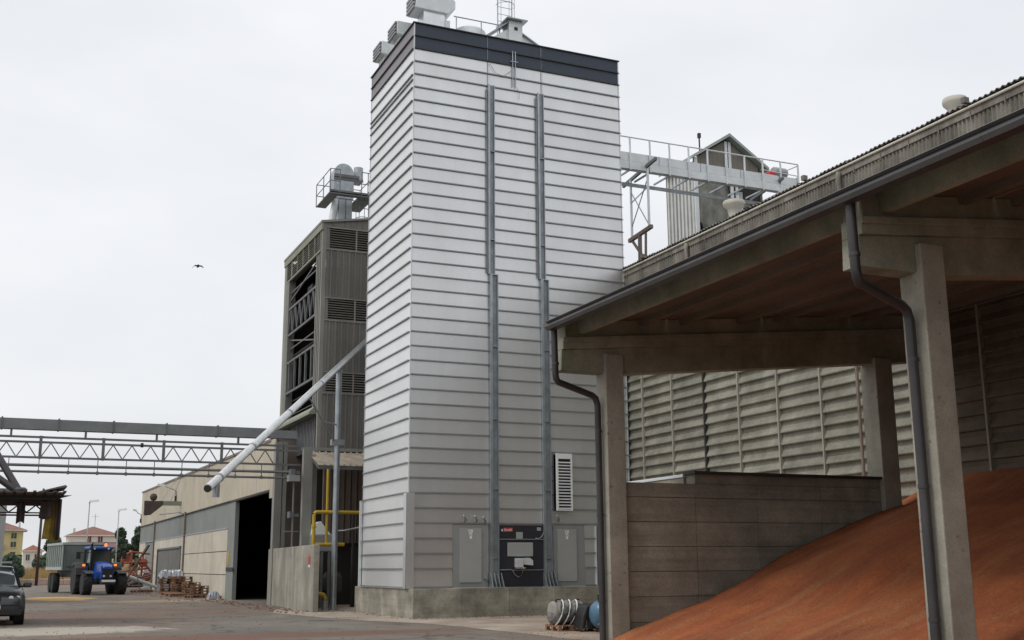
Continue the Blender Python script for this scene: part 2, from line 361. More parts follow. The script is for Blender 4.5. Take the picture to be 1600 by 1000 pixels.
def panel_mesh(wd, ax, hh=RH, lip=.055, m='clad'):
    b = MB(); g_ = .003
    # face with slight dish so that each sheet catches the sky differently
    if ax == 'x':
        b.box(g_, wd-g_, 0, .022, .018, hh-.003)
        b.hexa([(g_,-lip,-.004),(wd-g_,-lip,-.004),(wd-g_,.02,0),(g_,.02,0),(g_,-lip,.012),(wd-g_,-lip,.012),(wd-g_,.02,.018),(g_,.02,.018)])
        b.box(g_, wd-g_, -lip, -lip+.006, .012, .035)
    else:
        b.box(0, .022, g_, wd-g_, .018, hh-.003)
        b.hexa([(-lip,g_+.06,-.004),(.02,g_,0),(.02,wd-g_,0),(-lip,wd-g_,-.004),(-lip,g_+.06,.012),(.02,g_,.018),(.02,wd-g_,.018),(-lip,wd-g_,.012)])
        b.box(-lip, -lip+.006, g_+.06, wd-g_, .012, .035)
    me = b.mesh('panel'); me.materials.append(M_[m]); me.materials.append(M_['dark_edge' if m in ('clad_dark','clad_mid') else 'ledge'])
    for p in me.polygons:
        if p.index >= 6: p.material_index = 1
    return me
colsx = [(TX0, 15.015), (15.015, 17.16), (17.16, TX1)]
cache = {}
def getp(wd, ax, hh, m):
    k = (round(wd, 3), ax, round(hh, 3), m)
    if k not in cache: cache[k] = panel_mesh(wd, ax, hh, m=m)
    return cache[k]
for r in range(39):
    z = TH-RH*(r+1)
    for ci, (x0, x1) in enumerate(colsx):
        if z > 2.6:
            if r in (33,) and False: pass
            m = 'clad_dark' if r < 2 else 'clad'
            o = obj('panel', getp(x1-x0, 'x', RH, m), m, T, (x0, TY0, z))
            o.rotation_euler.x = random.uniform(-.004, .004)
    m = 'clad_mid' if r < 2 else 'clad_left_lit'
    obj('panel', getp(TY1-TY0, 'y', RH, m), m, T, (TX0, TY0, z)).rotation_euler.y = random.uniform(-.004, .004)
obj('panel', getp(TY1-TY0, 'y', .6, 'clad_left_lit'), 'clad_left_lit', T, (TX0, TY0, .93))
B(MB().box(TX0-.055, TX0, TY0+.05, TY1, 18.53, 18.56), 'ledge', 'ledge', T)
# bottom rows beside the service panels
for k in range(4):
    z = TH-RH*(36+k+1); hh = RH
    if k == 3: z, hh = .93, .6
    for (x0, x1) in ((TX0, 13.72), (18.62, 19.06)):
        obj('panel', getp(x1-x0, 'x', hh, 'clad'), 'clad', T, (x0, TY0-.02, z))
    if k < 3: pass
# service panels and their doors
for (x0, x1, dx0, dx1) in ((13.72, 14.97, 13.96, 14.74), (17.40, 18.62, 17.55, 18.30)):
    p = B(MB().box(x0+.004, x1-.004, TY0-.03, TY0+.02, .93, 2.96), 'service_panel', 'panel_grey', T)
    d = B(MB().box(dx0, dx1, TY0-.065, TY0-.031, 1.08, 2.84), 'door', 'door_grey', p, bevel=.008)
    s = MB(); xm = (dx0+dx1)/2
    s.box(xm-.08, xm-.005, TY0-.069, TY0-.0655, 2.70, 2.80); s.box(xm+.005, xm+.07, TY0-.069, TY0-.0655, 2.71, 2.80)
    s.prism([(xm-.05, 2.69), (xm+.05, 2.69), (xm+.035, 2.5), (xm-.035, 2.5)], 'y', TY0-.069, TY0-.0655)
    B(s, 'sticker', 'white', p)
    s = MB(); s.box(xm-.05, xm-.02, TY0-.072, TY0-.0695, 2.73, 2.77); s.box(xm-.012, xm+.012, TY0-.072, TY0-.0695, 2.6, 2.65)
    B(s, 'sticker_mark', 'black', p)
    for zz in (1.3, 1.95, 2.6):
        B(MB().box(dx1-.015, dx1+.02, TY0-.075, TY0-.032, zz, zz+.08), 'hinge', 'galv', p)
B(MB().box(19.07, 20.38, TY0-.05, TY0-.028, .93, 2.95), 'dark_opening', 'black', T)
B(MB().box(19.04, 19.075, TY0-.08, TY0-.02, .93, 2.96), 'trim', 'galv_white', T)
B(MB().tube([(14.88, TY0-.03, 1.22), (14.90, TY0-.17, 1.21)], .055, 12), 'drain_stub', 'galv', T)
# control unit in the middle
u = B(MB().box(15.37, 17.05, TY0-.06, TY0+.02, .93, 2.955), 'control_unit', 'unit_dark', T)
B(MB().box(15.38, 17.04, TY0-.09, TY0-.061, 2.475, 2.505), 'unit_rail', 'galv', u)
B(MB().box(15.38, 17.04, TY0-.09, TY0-.061, 1.46, 1.485), 'unit_rail', 'galv', u)
B(MB().box(15.67, 16.62, TY0-.10, TY0-.062, 1.92, 2.38), 'unit_plate', 'door_grey', u, bevel=.02)
B(MB().box(16.0, 16.24, TY0-.085, TY0-.062, 2.51, 2.73), 'small_plate', 'door_grey', u)
B(MB().box(16.78, 16.93, TY0-.066, TY0-.062, 2.78, 2.89), 'label_plate', 'door_grey', u)
hb = MB(); hb.box(15.93, 16.18, TY0-.26, TY0-.062, 1.56, 1.86)
hb.prism([(16.18, 1.66), (16.56, 1.62), (16.56, 1.78), (16.45, 1.87), (16.18, 1.86)], 'y', TY0-.22, TY0-.062)
hb.box(15.96, 16.3, TY0-.18, TY0-.062, 1.52, 1.56)
B(hb, 'junction_box', 'galv_white', u, bevel=.01)
cb = [(15.4+.4*t, TY0-.1, 1.49) for t in (0, .5, 1)]+[(15.85, TY0-.1, 1.45), (15.93, TY0-.1, 1.32), (16.05, TY0-.1, 1.24), (16.17, TY0-.1, 1.28), (16.22, TY0-.1, 1.4), (16.23, TY0-.1, 1.53)]
B(MB().tube(cb, .014, 6), 'cable', 'lamp_grey', u, smooth=True)
B(MB().tube([(16.7, TY0-.1, 2.52), (16.86, TY0-.1, 2.52), (16.94, TY0-.1, 2.58), (17.02, TY0-.1, 2.72)], .013, 6), 'cable', 'lamp_grey', u, smooth=True)
s = B(MB().box(15.53, 15.87, TY0-.068, TY0-.062, 2.74, 2.87), 'logo_plate', 'red', u)
text('Strahl', .13, M_['white'], u, Matrix.Translation((15.70, TY0-.0705, 2.80)) @ FRONT, 'lettering')
lg = MB(); lg.box(15.455, 15.475, TY0-.068, TY0-.062, 2.75, 2.83); lg.box(15.49, 15.51, TY0-.068, TY0-.062, 2.75, 2.83); lg.box(15.455, 15.51, TY0-.0685, TY0-.0625, 2.785, 2.80)
B(lg, 'logo_mark', 'white', u)
# corner covers of the lower storey
B(MB().box(TX0-.095, TX0-.03, TY0-.09, TY0+.22, .915, 3.98).box(TX0-.095, TX0+.18, TY0-.095, TY0-.06, .915, 3.98), 'corner_cover', 'clad', T)
B(MB().box(TX0-.12, TX0-.03, TY1-.03, TY1+.06, .915, 3.98), 'corner_cover', 'galv_white', T)
for xc, yc, nm in ((TX0, TY0, 1), (TX1, TY0, 1), (TX0, TY1, 1)):
    B(MB().box(xc-.018, xc+.018, yc-.018, yc+.018, 3.98 if xc == TX0 else .92, TH-.01), 'corner_trim', 'galv_white', T)
B(MB().box(TX0+.1, TX1, TY0-.03, TY0+.05, .912, .93).box(TX0-.05, TX0+.05, TY0, TY1, .912, .93), 'base_flashing', 'galv_white', T)
B(MB().box(TX0-.06, TX1+.05, TY0-.06, TY0+.06, TH, TH+.035).box(TX0-.06, TX0+.06, TY0+.06, TY1+.05, TH, TH+.035), 'top_edge', 'dark_edge', T)
B(MB().box(TX0+.05, TX1-.05, TY0+.05, TY1-.02, TH-.1, TH-.02), 'roof', 'galv_white', T)
right = MB().box(TX1-.02, TX1, TY0, TY1, .93, TH); back = MB().box(TX0, TX1, TY1, TY1+.02, .93, TH)
for r in range(39):
    z = TH-RH*(r+1); right.box(TX1, TX1+.06, TY0-.04, TY1+.04, z, z+.022); back.box(TX0, TX1, TY1+.02, TY1+.07, z, z+.022)
B(right, 'right_wall', 'clad', T); B(back, 'back_wall', 'clad', T)
# seams near the top
for xs in (15.0, 17.17):
    b = MB().box(xs-.01, xs+.01, TY0-.02, TY0+.0, 18.8, TH)
    for k in range(24): b.box(xs+.05, xs+.065, TY0-.012, TY0, 18.85+k*.075, 18.865+k*.075)
    B(b, 'seam_strip', 'rail_steel', T)
# crane rails on the facade
for (xa, xb, shift) in ((14.985, 15.245, 0), (16.965, 17.225, 0)):
    rail = thing_part = None
    b = MB().box(xa+.07, xb-.02, TY0-.05, TY0-.03, 11.65, 18.78)
    r_ = B(b, 'rail', 'rail_steel', T)
    B(MB().box(xa, xa+.075, TY0-.11, TY0-.02, 11.65, 18.78), 'flange', 'galv', r_)
    B(MB().box(xb-.025, xb, TY0-.11, TY0-.02, 11.65, 18.78), 'flange', 'galv', r_)
    B(MB().box(xa-.05, xa-.03, TY0-.1, TY0-.02, 11.7, 18.6), 'flange', 'ledge', r_)
    xa += .055; xb += .10
    r_ = B(MB().box(xa+.09, xb-.03, TY0-.07, TY0-.03, 1.0, 11.65), 'rail', 'rail_steel', T)
    B(MB().box(xa, xa+.085, TY0-.15, TY0-.02, .95, 11.65), 'flange', 'galv', r_)
    B(MB().box(xb-.03, xb, TY0-.15, TY0-.02, .95, 11.65), 'flange', 'galv', r_)
    for zz in (12.9, 16.2): B(MB().box(xa+.02, xb-.12, TY0-.14, TY0-.03, zz, zz+.02), 'stiffener', 'galv', r_)
    for zz in (11.62, 9.05, 6.52, 4.14, 1.85): B(MB().box(xa+.085, xb-.03, TY0-.14, TY0-.07, zz, zz+.03), 'stiffener', 'galv', r_)
    for k in range(4):
        xx = xa-.03+k*.13
        B(MB().prism([(TY0-.05, 1.4), (TY0-.16, 1.38), (TY0-.42, .93), (TY0-.05, .93)], 'x', xx, xx+.018), 'gusset', 'galv', r_)
    B(MB().box(xa-.15, xb+.2, TY0-.45, TY0-.1, .913, .935), 'foot_plate', 'galv', r_)
# twin pipes under the top edge and loose wires
B(MB().tube([(15.99, TY0-.06, 20.28), (15.99, TY0-.06, 18.86)], .02, 6).tube([(16.1, TY0-.06, 20.28), (16.1, TY0-.06, 18.86)], .02, 6).box(15.9, 16.2, TY0-.09, TY0-.05, 19.84, 19.87), 'drain_pipes', 'galv', T)
B(MB().tube([(15.05, TY0-.05, 19.65), (15.3, TY0-.06, 19.3), (15.6, TY0-.06, 19.2), (15.95, TY0-.06, 19.5)], .008, 5).tube([(16.1, TY0-.06, 18.9), (16.25, TY0-.06, 18.7), (16.24, TY0-.06, 18.4)], .008, 5), 'wire', 'ledge', T)
# louvred outlet box on the right bay
v = B(MB().box(17.46, 18.07, TY0-.20, TY0-.05, 3.46, 5.4), 'louver_box', 'black', T)
B(MB().box(17.46, 17.53, TY0-.27, TY0-.05, 3.46, 5.42).box(18.02, 18.07, TY0-.27, TY0-.05, 3.46, 5.42).box(17.53, 18.02, TY0-.27, TY0-.05, 5.24, 5.42).box(17.53, 18.02, TY0-.27, TY0-.05, 3.46, 3.5), 'frame', 'white', v)
sm = MB().prism([(0,0),(-.075,-.045),(-.08,-.035),(-.005,.012)], 'x', 0, .49).mesh('slat')
for k in range(16): obj('slat', sm, 'white', v, (17.53, TY0-.19, 3.56+k*.105))
# pipe stubs on the service panels
for xx, zz in ((14.15, 3.06), (14.55, 3.05), (14.85, 3.02), (17.6, 3.1)):
    B(MB().tube([(xx, TY0-.03, zz+.02), (xx, TY0-.14, zz+.05), (xx-.08, TY0-.16, zz+.16), (xx-.1, TY0-.16, zz+.22)], .03, 7), 'pipe_stub', 'galv', T, smooth=True)
# things on the roof of the dryer
def roof_fan(x, y, z, label, s=1.0):
    t = thing('roof_fan', label, 'exhaust fan', (x, y, z), 0, 'exhaust fans along the dryer roof edge')
    B(MB().box(x-.25*s, x+.75*s, y-.55*s, y+.55*s, z+.02*s, z+.62*s), 'hood', 'galv_white', t, bevel=.03)
    b = MB(); [b.box(x-.33*s, x-.25*s, y-.52*s, y+.52*s, z+(.04+.15*k)*s, z+(.13+.15*k)*s) for k in range(4)]
    B(b, 'grille', 'ledge', t)
    B(MB().box(x-.1*s, x+.6*s, y-.35*s, y+.35*s, z-.55, z+.02*s), 'neck', 'galv_white', t)
roof_fan(12.38, 40.3, TH+.50, 'small galvanised fan hood farthest left along the dryer roof edge', .9)
roof_fan(12.40, 38.45, TH+.50, 'small galvanised fan hood nearer the big elbow duct along the dryer roof edge', .9)
t = thing('roof_duct', 'large shiny galvanised elbow duct standing on the near left corner of the dryer roof', 'duct', (13.3, 37.2, TH))
B(MB().box(12.85, 13.7, 36.9, 37.6, TH, TH+1.15), 'riser', 'galv_bright', t, bevel=.03)
B(MB().box(13.72, 13.92, 36.95, 37.55, TH, TH+.9), 'side_channel', 'galv_white', t)
B(MB().prism([(12.5, TH+1.12), (12.55, TH+1.72), (13.9, TH+1.77), (14.08, TH+1.66), (14.08, TH+1.35), (13.8, TH+1.1)], 'y', 36.8, 37.7), 'head', 'galv_white', t, bevel=.02)
b = MB(); [b.box(12.42, 12.5, 36.85, 37.65, TH+1.12+.15*k, TH+1.22+.15*k) for k in range(4)]
B(b, 'grille', 'ledge', t)
t = thing('round_hatch', 'round domed metal hatch behind the railing on the dryer roof', 'hatch', (14.9, 37.6, TH))
B(MB().lathe([(.65, -.4), (.65, .42), (.6, .5), (.3, .62), (.02, .66)], (14.95, 37.6, TH+.42), n=24), 'dome', 'galv_white', t, smooth=True, auto=40)
# railing
t = thing('roof_railing', 'thin galvanised railing along the dryer roof edge', 'railing', (14, 36.6, TH))
b = B(MB().tube([(13.9, 36.5, TH+.88), (16.3, 36.5, TH+.88)], .022, 6), 'top_rail', 'galv', t)
for xx in (14.0, 15.0, 15.75, 16.3): B(MB().tube([(xx, 36.5, TH), (xx, 36.5, TH+.88)], .022, 6), 'post', 'galv', t)
# roof house with little gable
t = thing('intake_hood', 'grey metal hood with flat cap and square hole at middle of the dryer roof front', 'hood', (16.7, 36.6, TH))
y0 = 36.3
B(MB().hexa([(15.5,y0,TH),(17.9,y0,TH),(17.9,y0+1.6,TH),(15.5,y0+1.6,TH),(16.5,y0,TH+.72),(16.95,y0,TH+.72),(16.95,y0+1,TH+.72),(16.5,y0+1,TH+.72)]), 'cone', 'galv_white', t)
B(MB().box(16.45, 17.0, y0-.12, y0+.5, TH+.0, TH+1.0), 'box', 'galv_white', t, bevel=.01)
B(MB().box(16.66, 16.80, y0-.127, y0-.121, TH+.62, TH+.76), 'hole', 'black', t)
B(MB().hexa([(16.3,y0-.3,TH+1.0),(17.15,y0-.3,TH+1.0),(17.15,y0+.8,TH+1.04),(16.3,y0+.8,TH+1.04),(16.3,y0-.3,TH+1.04),(17.15,y0-.3,TH+1.04),(17.15,y0+.8,TH+1.08),(16.3,y0+.8,TH+1.08)]), 'cap', 'galv', t)
B(MB().hexa([(15.35,y0-.1,TH+.05),(16.45,y0-.1,TH+.92),(16.45,y0+.5,TH+.92),(15.35,y0+.5,TH+.05),(15.35,y0-.1,TH+.09),(16.45,y0-.1,TH+.97),(16.45,y0+.5,TH+.97),(15.35,y0+.5,TH+.09)]), 'wing', 'galv', t)
B(MB().hexa([(17.0,y0-.1,TH+.55),(18.0,y0-.1,TH+.03),(18.0,y0+.6,TH+.03),(17.0,y0+.6,TH+.55),(17.0,y0-.1,TH+.6),(18.0,y0-.1,TH+.07),(18.0,y0+.6,TH+.07),(17.0,y0+.6,TH+.6)]), 'wing', 'galv', t)
for ch in t.children: ch.location.x -= .45
t = thing('caged_ladder', 'thin caged ladder rising from the dryer roof out of the top of the view', 'ladder', (16.3, 37.5, TH))
for xx in (16.1, 16.7): B(MB().tube([(xx, 37.5, TH), (xx, 37.5, TH+4)], .025, 6), 'stile', 'galv', t)
for k in range(12): B(MB().tube([(16.1, 37.5, TH+.4+k*.3), (16.7, 37.5, TH+.4+k*.3)], .012, 5), 'rung', 'galv', t)
for k in range(3):
    b = MB(); b.tube([(16.4+.38*math.cos(a*math.pi/6), 37.5-.42*math.sin(a*math.pi/6), TH+1.35+k*.9) for a in range(7)], .014, 5, cap=False); B(b, 'hoop', 'galv', t)
for a in (1.4, 3, 4.6): B(MB().tube([(16.4+.38*math.cos(a*math.pi/6), 37.5-.42*math.sin(a*math.pi/6), TH+1.3), (16.4+.38*math.cos(a*math.pi/6), 37.5-.42*math.sin(a*math.pi/6), TH+4)], .012, 5), 'cage_bar', 'galv', t)

# ================================================================== NEAR OPEN SHED (precast concrete)
def soff(x): return 6.27+.098*(x-10.9)            # underside of the roof slabs
def bt(x): return soff(x)-.02
SH = thing('grain_shed', 'open precast concrete shed roof on beams over the red grain heap at right', 'shed', (10, 20.9, 0))
COLY = [-15.5, -6.5, 2.47, 11.48, 20.49]  # first frame only carries the unseen roof span added behind the camera
for i, y in enumerate(COLY):
    # outer column with forked head
    b = MB().prism([(y,-.05),(y+.44,-.05),(y+.44,5.53),(y+.115,5.55),(y+.115,5.93),(y,5.93)], 'x', 11.2, 11.62)
    B(b, 'column', 'col_conc', SH, bevel=.018)
    if y != 2.47 or True:
        xi = 18.32
        b = MB().box(xi, xi+.5, y, y+.52, -.05, bt(xi)-.85+.2)
        B(b, 'column', 'col_conc', SH, bevel=.018)
    ya, yb = y+.12, y+.46
    b = MB()
    web = [(10.23, 5.53), (11.2, 5.53), (11.8, 5.55), (20.55, 5.55+.098*8.75), (20.55, soff(20.55)-.3), (10.25, 5.96)]
    b.prism(web, 'y', ya, yb)
    B(b, 'beam', 'beam_conc', SH, bevel=.012)
    b = MB()
    fl = [(10.20, 5.96), (20.55, 5.96+.098*9.6), (20.55, 6.27+.098*9.6), (10.20, 6.27)]
    fl = [(10.25, 5.96), (20.55, soff(20.55)-.31), (20.55, soff(20.55)), (10.25, soff(10.25))]
    b.prism(fl, 'y', ya-.07, yb+.0)
    fl2 = [(10.24, 6.10), (20.55, soff(20.55)-.17), (20.55, soff(20.55)-.005), (10.24, soff(10.24)-.005)]
    b.prism(fl2, 'y', ya-.11, ya-.07)
    B(b, 'beam_flange', 'beam_conc', SH, bevel=.012)
    B(MB().hexa([(10.32,ya-.03,6.2),(20.5,ya-.03,soff(20.5)-.05),(20.5,yb+.03,soff(20.5)-.05),(10.32,yb+.03,6.2),(10.32,ya-.03,soff(10.32)+.335),(20.5,ya-.03,soff(20.5)+.335),(20.5,yb+.03,soff(20.5)+.335),(10.32,yb+.03,soff(10.32)+.335)]), 'diaphragm', 'beam_conc', SH, bevel=.01)
# double tee roof slabs
spans = [(2.60, 11.62), (11.66, 21.0), (-7, 2.56), (-22, -7.04)]  # last span, unseen behind the camera, added to block light into the shed
k = 0
for (ya, yb) in spans:
    x = 10.30
    n = 0
    while x < 20.3:
        x1 = min(x+1.24*2-.03, 20.55)
        b = MB().hexa([(x,ya,soff(x)+.34),(x1,ya,soff(x1)+.34),(x1,yb,soff(x1)+.34),(x,yb,soff(x)+.34),
                       (x,ya,soff(x)+.41),(x1,ya,soff(x1)+.41),(x1,yb,soff(x1)+.41),(x,yb,soff(x)+.41)])
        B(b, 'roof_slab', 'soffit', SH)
        for rx in ((x+.38, x+1.84) if x1-x > 2 else ((x+.6,))):
            if rx > 20.3: continue
            z = soff(rx)+(.05 if n == 0 else .21)
            b = MB().prism([(rx-.06, z+.005), (rx+.06, z+.005), (rx+.16, soff(rx)+.345), (rx-.10, soff(rx)+.345)], 'y', ya, yb)
            B(b, 'slab_rib', 'beam_conc' if n == 0 else 'soffit', SH); n += 1  # outer rib paler: light reaching the eave put into its colour
        x += 2.48
    # eave strip of the first slab
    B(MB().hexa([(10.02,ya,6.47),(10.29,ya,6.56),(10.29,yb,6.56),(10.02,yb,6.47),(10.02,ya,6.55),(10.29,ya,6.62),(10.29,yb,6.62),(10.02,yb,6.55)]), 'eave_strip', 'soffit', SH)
# gutter in lengths with lap joints
gp = [(9.86, 6.50), (9.885, 6.47), (10.06, 6.47), (10.06, 6.66), (10.045, 6.66), (10.045, 6.49), (9.90, 6.49), (9.885, 6.57), (9.91, 6.60), (9.90, 6.665), (9.865, 6.665), (9.86, 6.605), (9.845, 6.57)]
gp = [(9.82,6.37),(9.85,6.31),(10.02,6.31),(10.02,6.50),(9.86,6.50),(9.83,6.48),(9.86,6.455),(9.885,6.445),(9.885,6.415),(9.82,6.40)]
ys = [-22, -15, -7, -3, 1, 5, 9, 13, 17, 20.5]
for a, c in zip(ys[:-1], ys[1:]):
    B(MB().prism(gp, 'x' if 0 else 'y', a+.002, c-.002), 'gutter', 'gutter', SH)
# downpipes
for (y, dy) in ((11.48, 0), (20.49, 0)):
    pts = [(10.0, y-.04, 6.34), (10.02, y-.04, 5.42), (10.04, y-.03, 5.32), (10.10, y, 5.26), (10.95, y+.17, 5.14-.08), (11.05, y+.19, 5.0), (11.09, y+.19, 4.86), (11.10, y+.19, 2.5), (11.10, y+.19, .12)]
    dpp = B(MB().tube(pts, .068, 14), 'downpipe', 'pipe_dark', SH, smooth=True, auto=60)
    for zz in (5.6, 4.3, 2.6, .9):
        px, py = (10.02, y-.04) if zz > 5.3 else (11.10, y+.19)
        B(MB().lathe([(.077, 0), (.077, .05)], (px, py, zz), n=14), 'clamp', 'pipe_dark', dpp)
# concrete wall with formwork slabs
W = thing('retaining_wall', 'dark board marked concrete wall between two shed columns behind the grain heap', 'wall', (14.9, 20.6, 0))
wy = 20.62
B(MB().box(11.63, 18.31, wy+.03, wy+.3, 0, 3.28), 'core', 'wall_conc', W)
xsw = [11.63, 13.33, 14.9, 16.6, 18.31]
for r in range(7):
    z0 = r*.5; z1 = min(z0+.496, 3.3 if r == 6 else z0+.496)
    for i in range(4):
        d = random.uniform(0, .014)
        zt = z1
        if r == 6: zt = 3.3
        B(MB().box(xsw[i]+.006, xsw[i+1]-.006, wy-d, wy+.035, z0+.006, zt-.006), 'slab', 'wall_conc', W)
B(MB().box(13.34, 18.31, wy-.01, wy+.32, 3.302, 3.50), 'top_course', 'wall_conc', W)
B(MB().box(13.28, 18.31, wy-.10, wy+.36, 3.502, 3.56), 'cap_plate', 'dark_post', W)
RW = thing('side_wall', 'low side wall with bright metal capping running back from the board marked wall', 'wall', (13.34, 22.5, 0))
B(MB().box(13.3, 13.5, wy+.37, 24.2, 0, 3.45), 'body', 'wall_conc', RW)
B(MB().hexa([(13.28,wy+.37,3.46),(13.56,wy+.37,3.46),(13.56,24.3,3.46),(13.28,24.3,3.46),(13.28,wy+.37,3.50),(13.56,wy+.37,3.56),(13.56,24.3,3.56),(13.28,24.3,3.50)]), 'capping', 'galv_white', RW)
# ------------------------------------------------------------------ grain heap
def gh(x, y):
    pts = [(10.5, -.3), (10.9, .02), (11.3, .26), (13.5, .92), (15.4, 1.82), (17.4, 2.55), (19, 3.05), (20.5, 3.7), (21, 3.8)]
    if x <= pts[0][0]: h = pts[0][1]
    else:
        for (a, ha), (c, hc) in zip(pts[:-1], pts[1:]):
            if a <= x <= c: h = ha+(hc-ha)*(x-a)/(c-a); break
        else: h = pts[-1][1]
    if y > 20.4 and x > 18.8: h -= (y-20.4)*.30
    # gentle gullies running down the slope
    h += .035*max(0, math.sin(y*.62+x*.5+1.2*math.sin(x*.5)))**3+.02*max(0, math.sin(x*6+3*math.sin(y*2.3)))*max(0, math.sin(y*5+2*math.sin(x*3)))*(1 if x < 15 else .4)
    h += (.05*math.sin(y*1.15+x*.35+.6*math.sin(x*.9))+.028*math.sin(y*3.1+x*.8+math.sin(x*1.7))+.012*math.sin(y*7.3-x*1.3+2*math.sin(x*.7)))*min(1, max(0, x-11)/2)
    return h
nx, ny = 150, 260
b = MB(); x0, x1, y0, y1 = 10.5, 20.58, -8, 24.2
for j in range(ny+1):
    for i in range(nx+1):
        x = x0+(x1-x0)*i/nx; y = y0+(y1-y0)*j/ny
        z = gh(x, y)
        if y > 20.6 and x < 18.84: z = min(z, -.1)
        b.v.append((x, y, z))
for j in range(ny):
    for i in range(nx):
        a = j*(nx+1)+i; b.f.append((a, a+1, a+nx+2, a+nx+1))
o = obj('grain_heap', b.mesh('grain_heap', True), grain_mat())
tag(o, 'long sloping heap of loose red brown grain under the shed', 'grain heap'); kind(o, 'stuff')
# loose kernels scattered on the surface and at the toe
rg = random.Random(3); b = MB()
for k in range(9000):
    if k < 1500:
        x = 10.55+rg.random()**1.5*1.0; y = rg.uniform(9, 24); z = max(gh(x, y), .006) 
    else:
        x = rg.uniform(11.2, 20.2); y = rg.uniform(9, 20.5); z = gh(x, y)
    s = rg.uniform(.006, .016) if k >= 1500 else rg.uniform(.008, .02); a = rg.random()*6.3
    cx, sx = math.cos(a)*s, math.sin(a)*s
    b.add([(x-cx, y-sx, z), (x+sx*.6, y-cx*.6, z), (x+cx, y+sx, z), (x-sx*.6, y+cx*.6, z), (x, y, z+s*.7)], [(0,1,4),(1,2,4),(2,3,4),(3,0,4)])
o = B(b, 'loose_kernels', mat('kernels', (.36, .17, .07), .9, vary=.3, scale=9)); tag(o, 'pale loose kernels and chaff scattered over the red grain heap', 'grain'); kind(o, 'stuff')

# ================================================================== TALL HALL BEHIND (ribbed wall, corrugated fascia)
HX = 20.62
HALL = thing('storage_hall', 'tall grain hall with ribbed concrete wall and corrugated fibre cement fascia behind the shed', 'hall', (HX, 22, 0))
B(MB().box(HX+.06, HX+.16, -10, 44, 0, 12.2).box(HX+.16, 46, 43.8, 44, 0, 12.2), 'wall', 'dark_in', HALL)
def rib_mesh(wd):
    prof = [(0, 0), (-.004, .11), (-.085, .128), (-.095, .15), (-.09, .17), (0, .345), (.03, .345), (.03, 0)]
    return MB().prism(prof, 'y', 0, wd)          # profile is (x, z)
bays = [15.6, 17.5, 19.42, 21.36, 23.30, 25.2, 27.15, 29.1, 31.0, 32.95, 34.9, 36.85]
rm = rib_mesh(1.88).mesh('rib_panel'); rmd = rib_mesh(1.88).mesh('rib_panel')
for i, y in enumerate(bays[:-1]):
    rows = range(4, 26)
    for r in rows:
        if y < 21 and r < 9: continue
        o = obj('rib_panel', rmd if y < 20.5 else rm, 'rib_panel_shaded' if y < 20.5 else 'rib_panel', HALL, (HX, y+.035, r*.347+.0)); o.rotation_euler.x = random.uniform(-.003, .003)  # bays under the shed roof take the shade-darkened copy
for i, y in enumerate(bays):
    m = 'dark_post' if i == 8 else 'rib_post'
    B(MB().box(HX-.125, HX+.0, y-.028, y+.028, 0, 9.2), 'post', m, HALL)
B(MB().tube([(HX-.25, 23.5, 0), (HX-.25, 23.5, 9.4)], .045, 8), 'drain_pipe', 'pinkish', HALL)
# corrugated fascia sheets
def corr(wd, h, amp=.025, pitch=.177, ax='y'):
    n = int(wd/pitch*6); b = MB()
    for i in range(n+1):
        t = wd*i/n; d = amp*math.sin(t/pitch*2*math.pi)
        b.v += [(d, t, 0), (d, t, h)]
    for i in range(n): b.f.append((2*i, 2*i+2, 2*i+3, 2*i+1))
    o = len(b.v); b.v += [(x+.01, y, z) for x, y, z in b.v[:o]]; b.f += [tuple(q+o for q in f[::-1]) for f in b.f[:n]]
    for i in range(n): b.f.append((2*i, 2*i+o, 2*i+2+o, 2*i+2)); b.f.append((2*i+1, 2*i+3, 2*i+3+o, 2*i+1+o))
    return b
cm = corr(1.062, 2.86, .028, .133).mesh('fascia_sheet')
for k in range(33):
    y = 9.0+1.062*k
    o = obj('fascia_sheet', cm, 'fibre', HALL, (HX-.10+.006*(k % 2), y, 9.25)); 
B(MB().box(HX-.145, HX-.04, 8, 44, 12.10, 12.26), 'fascia_trim', 'fibre', HALL)
for k in range(9):
    B(MB().tube([(HX-.17, 8+4*k, 12.30), (HX-.17, 11.99+4*k, 12.30)], .038, 10), 'eave_gutter', 'cream', HALL, smooth=True, auto=50)
bm_ = MB().box(-.008, .008, -.015, .015, 0, .2).mesh('bracket')
for k in range(34): obj('bracket', bm_, 'pinkish', HALL, (HX-.155, 8.6+1.04*k, 12.02))
for y in (31.5, 23.73):
    B(MB().tube([(HX-.2, y, 12.2), (HX-.22, y, 12.0), (HX-.2, y, 11.8), (HX-.2, y, 9.3)], .07, 10), 'hopper_pipe', 'fibre', HALL, smooth=True)
# roof of corrugated sheets, corrugations running up the slope
def roofsheet(wd=1.03, ln=14, slope=.2):
    n = 24; b = MB(); pitch = wd/6
    for i in range(n+1):
        t = wd*i/n; d = .03*math.cos(t/pitch*2*math.pi)
        b.v += [(0, t, d), (ln, t, d+ln*slope)]
    for i in range(n): b.f.append((2*i, 2*i+1, 2*i+3, 2*i+2))
    o = len(b.v); b.v += [(x, y, z-.012) for x, y, z in b.v[:o]]; b.f += [tuple(q+o for q in f[::-1]) for f in b.f[:n]]
    for i in range(n): b.f.append((2*i, 2*i+2, 2*i+2+o, 2*i+o)); b.f.append((2*i+1, 2*i+1+o, 2*i+3+o, 2*i+3))
    return b
rs = roofsheet().mesh('roof_sheet')
for k in range(35):
    obj('roof_sheet', rs, 'fibre_roof', HALL, (HX-.2, 8+1.03*k, 12.40+.02*(k % 2)))
B(MB().box(HX-.06, HX+.3, 8, 44, 12.2, 12.38), 'eave_filler', 'dark_in', HALL)
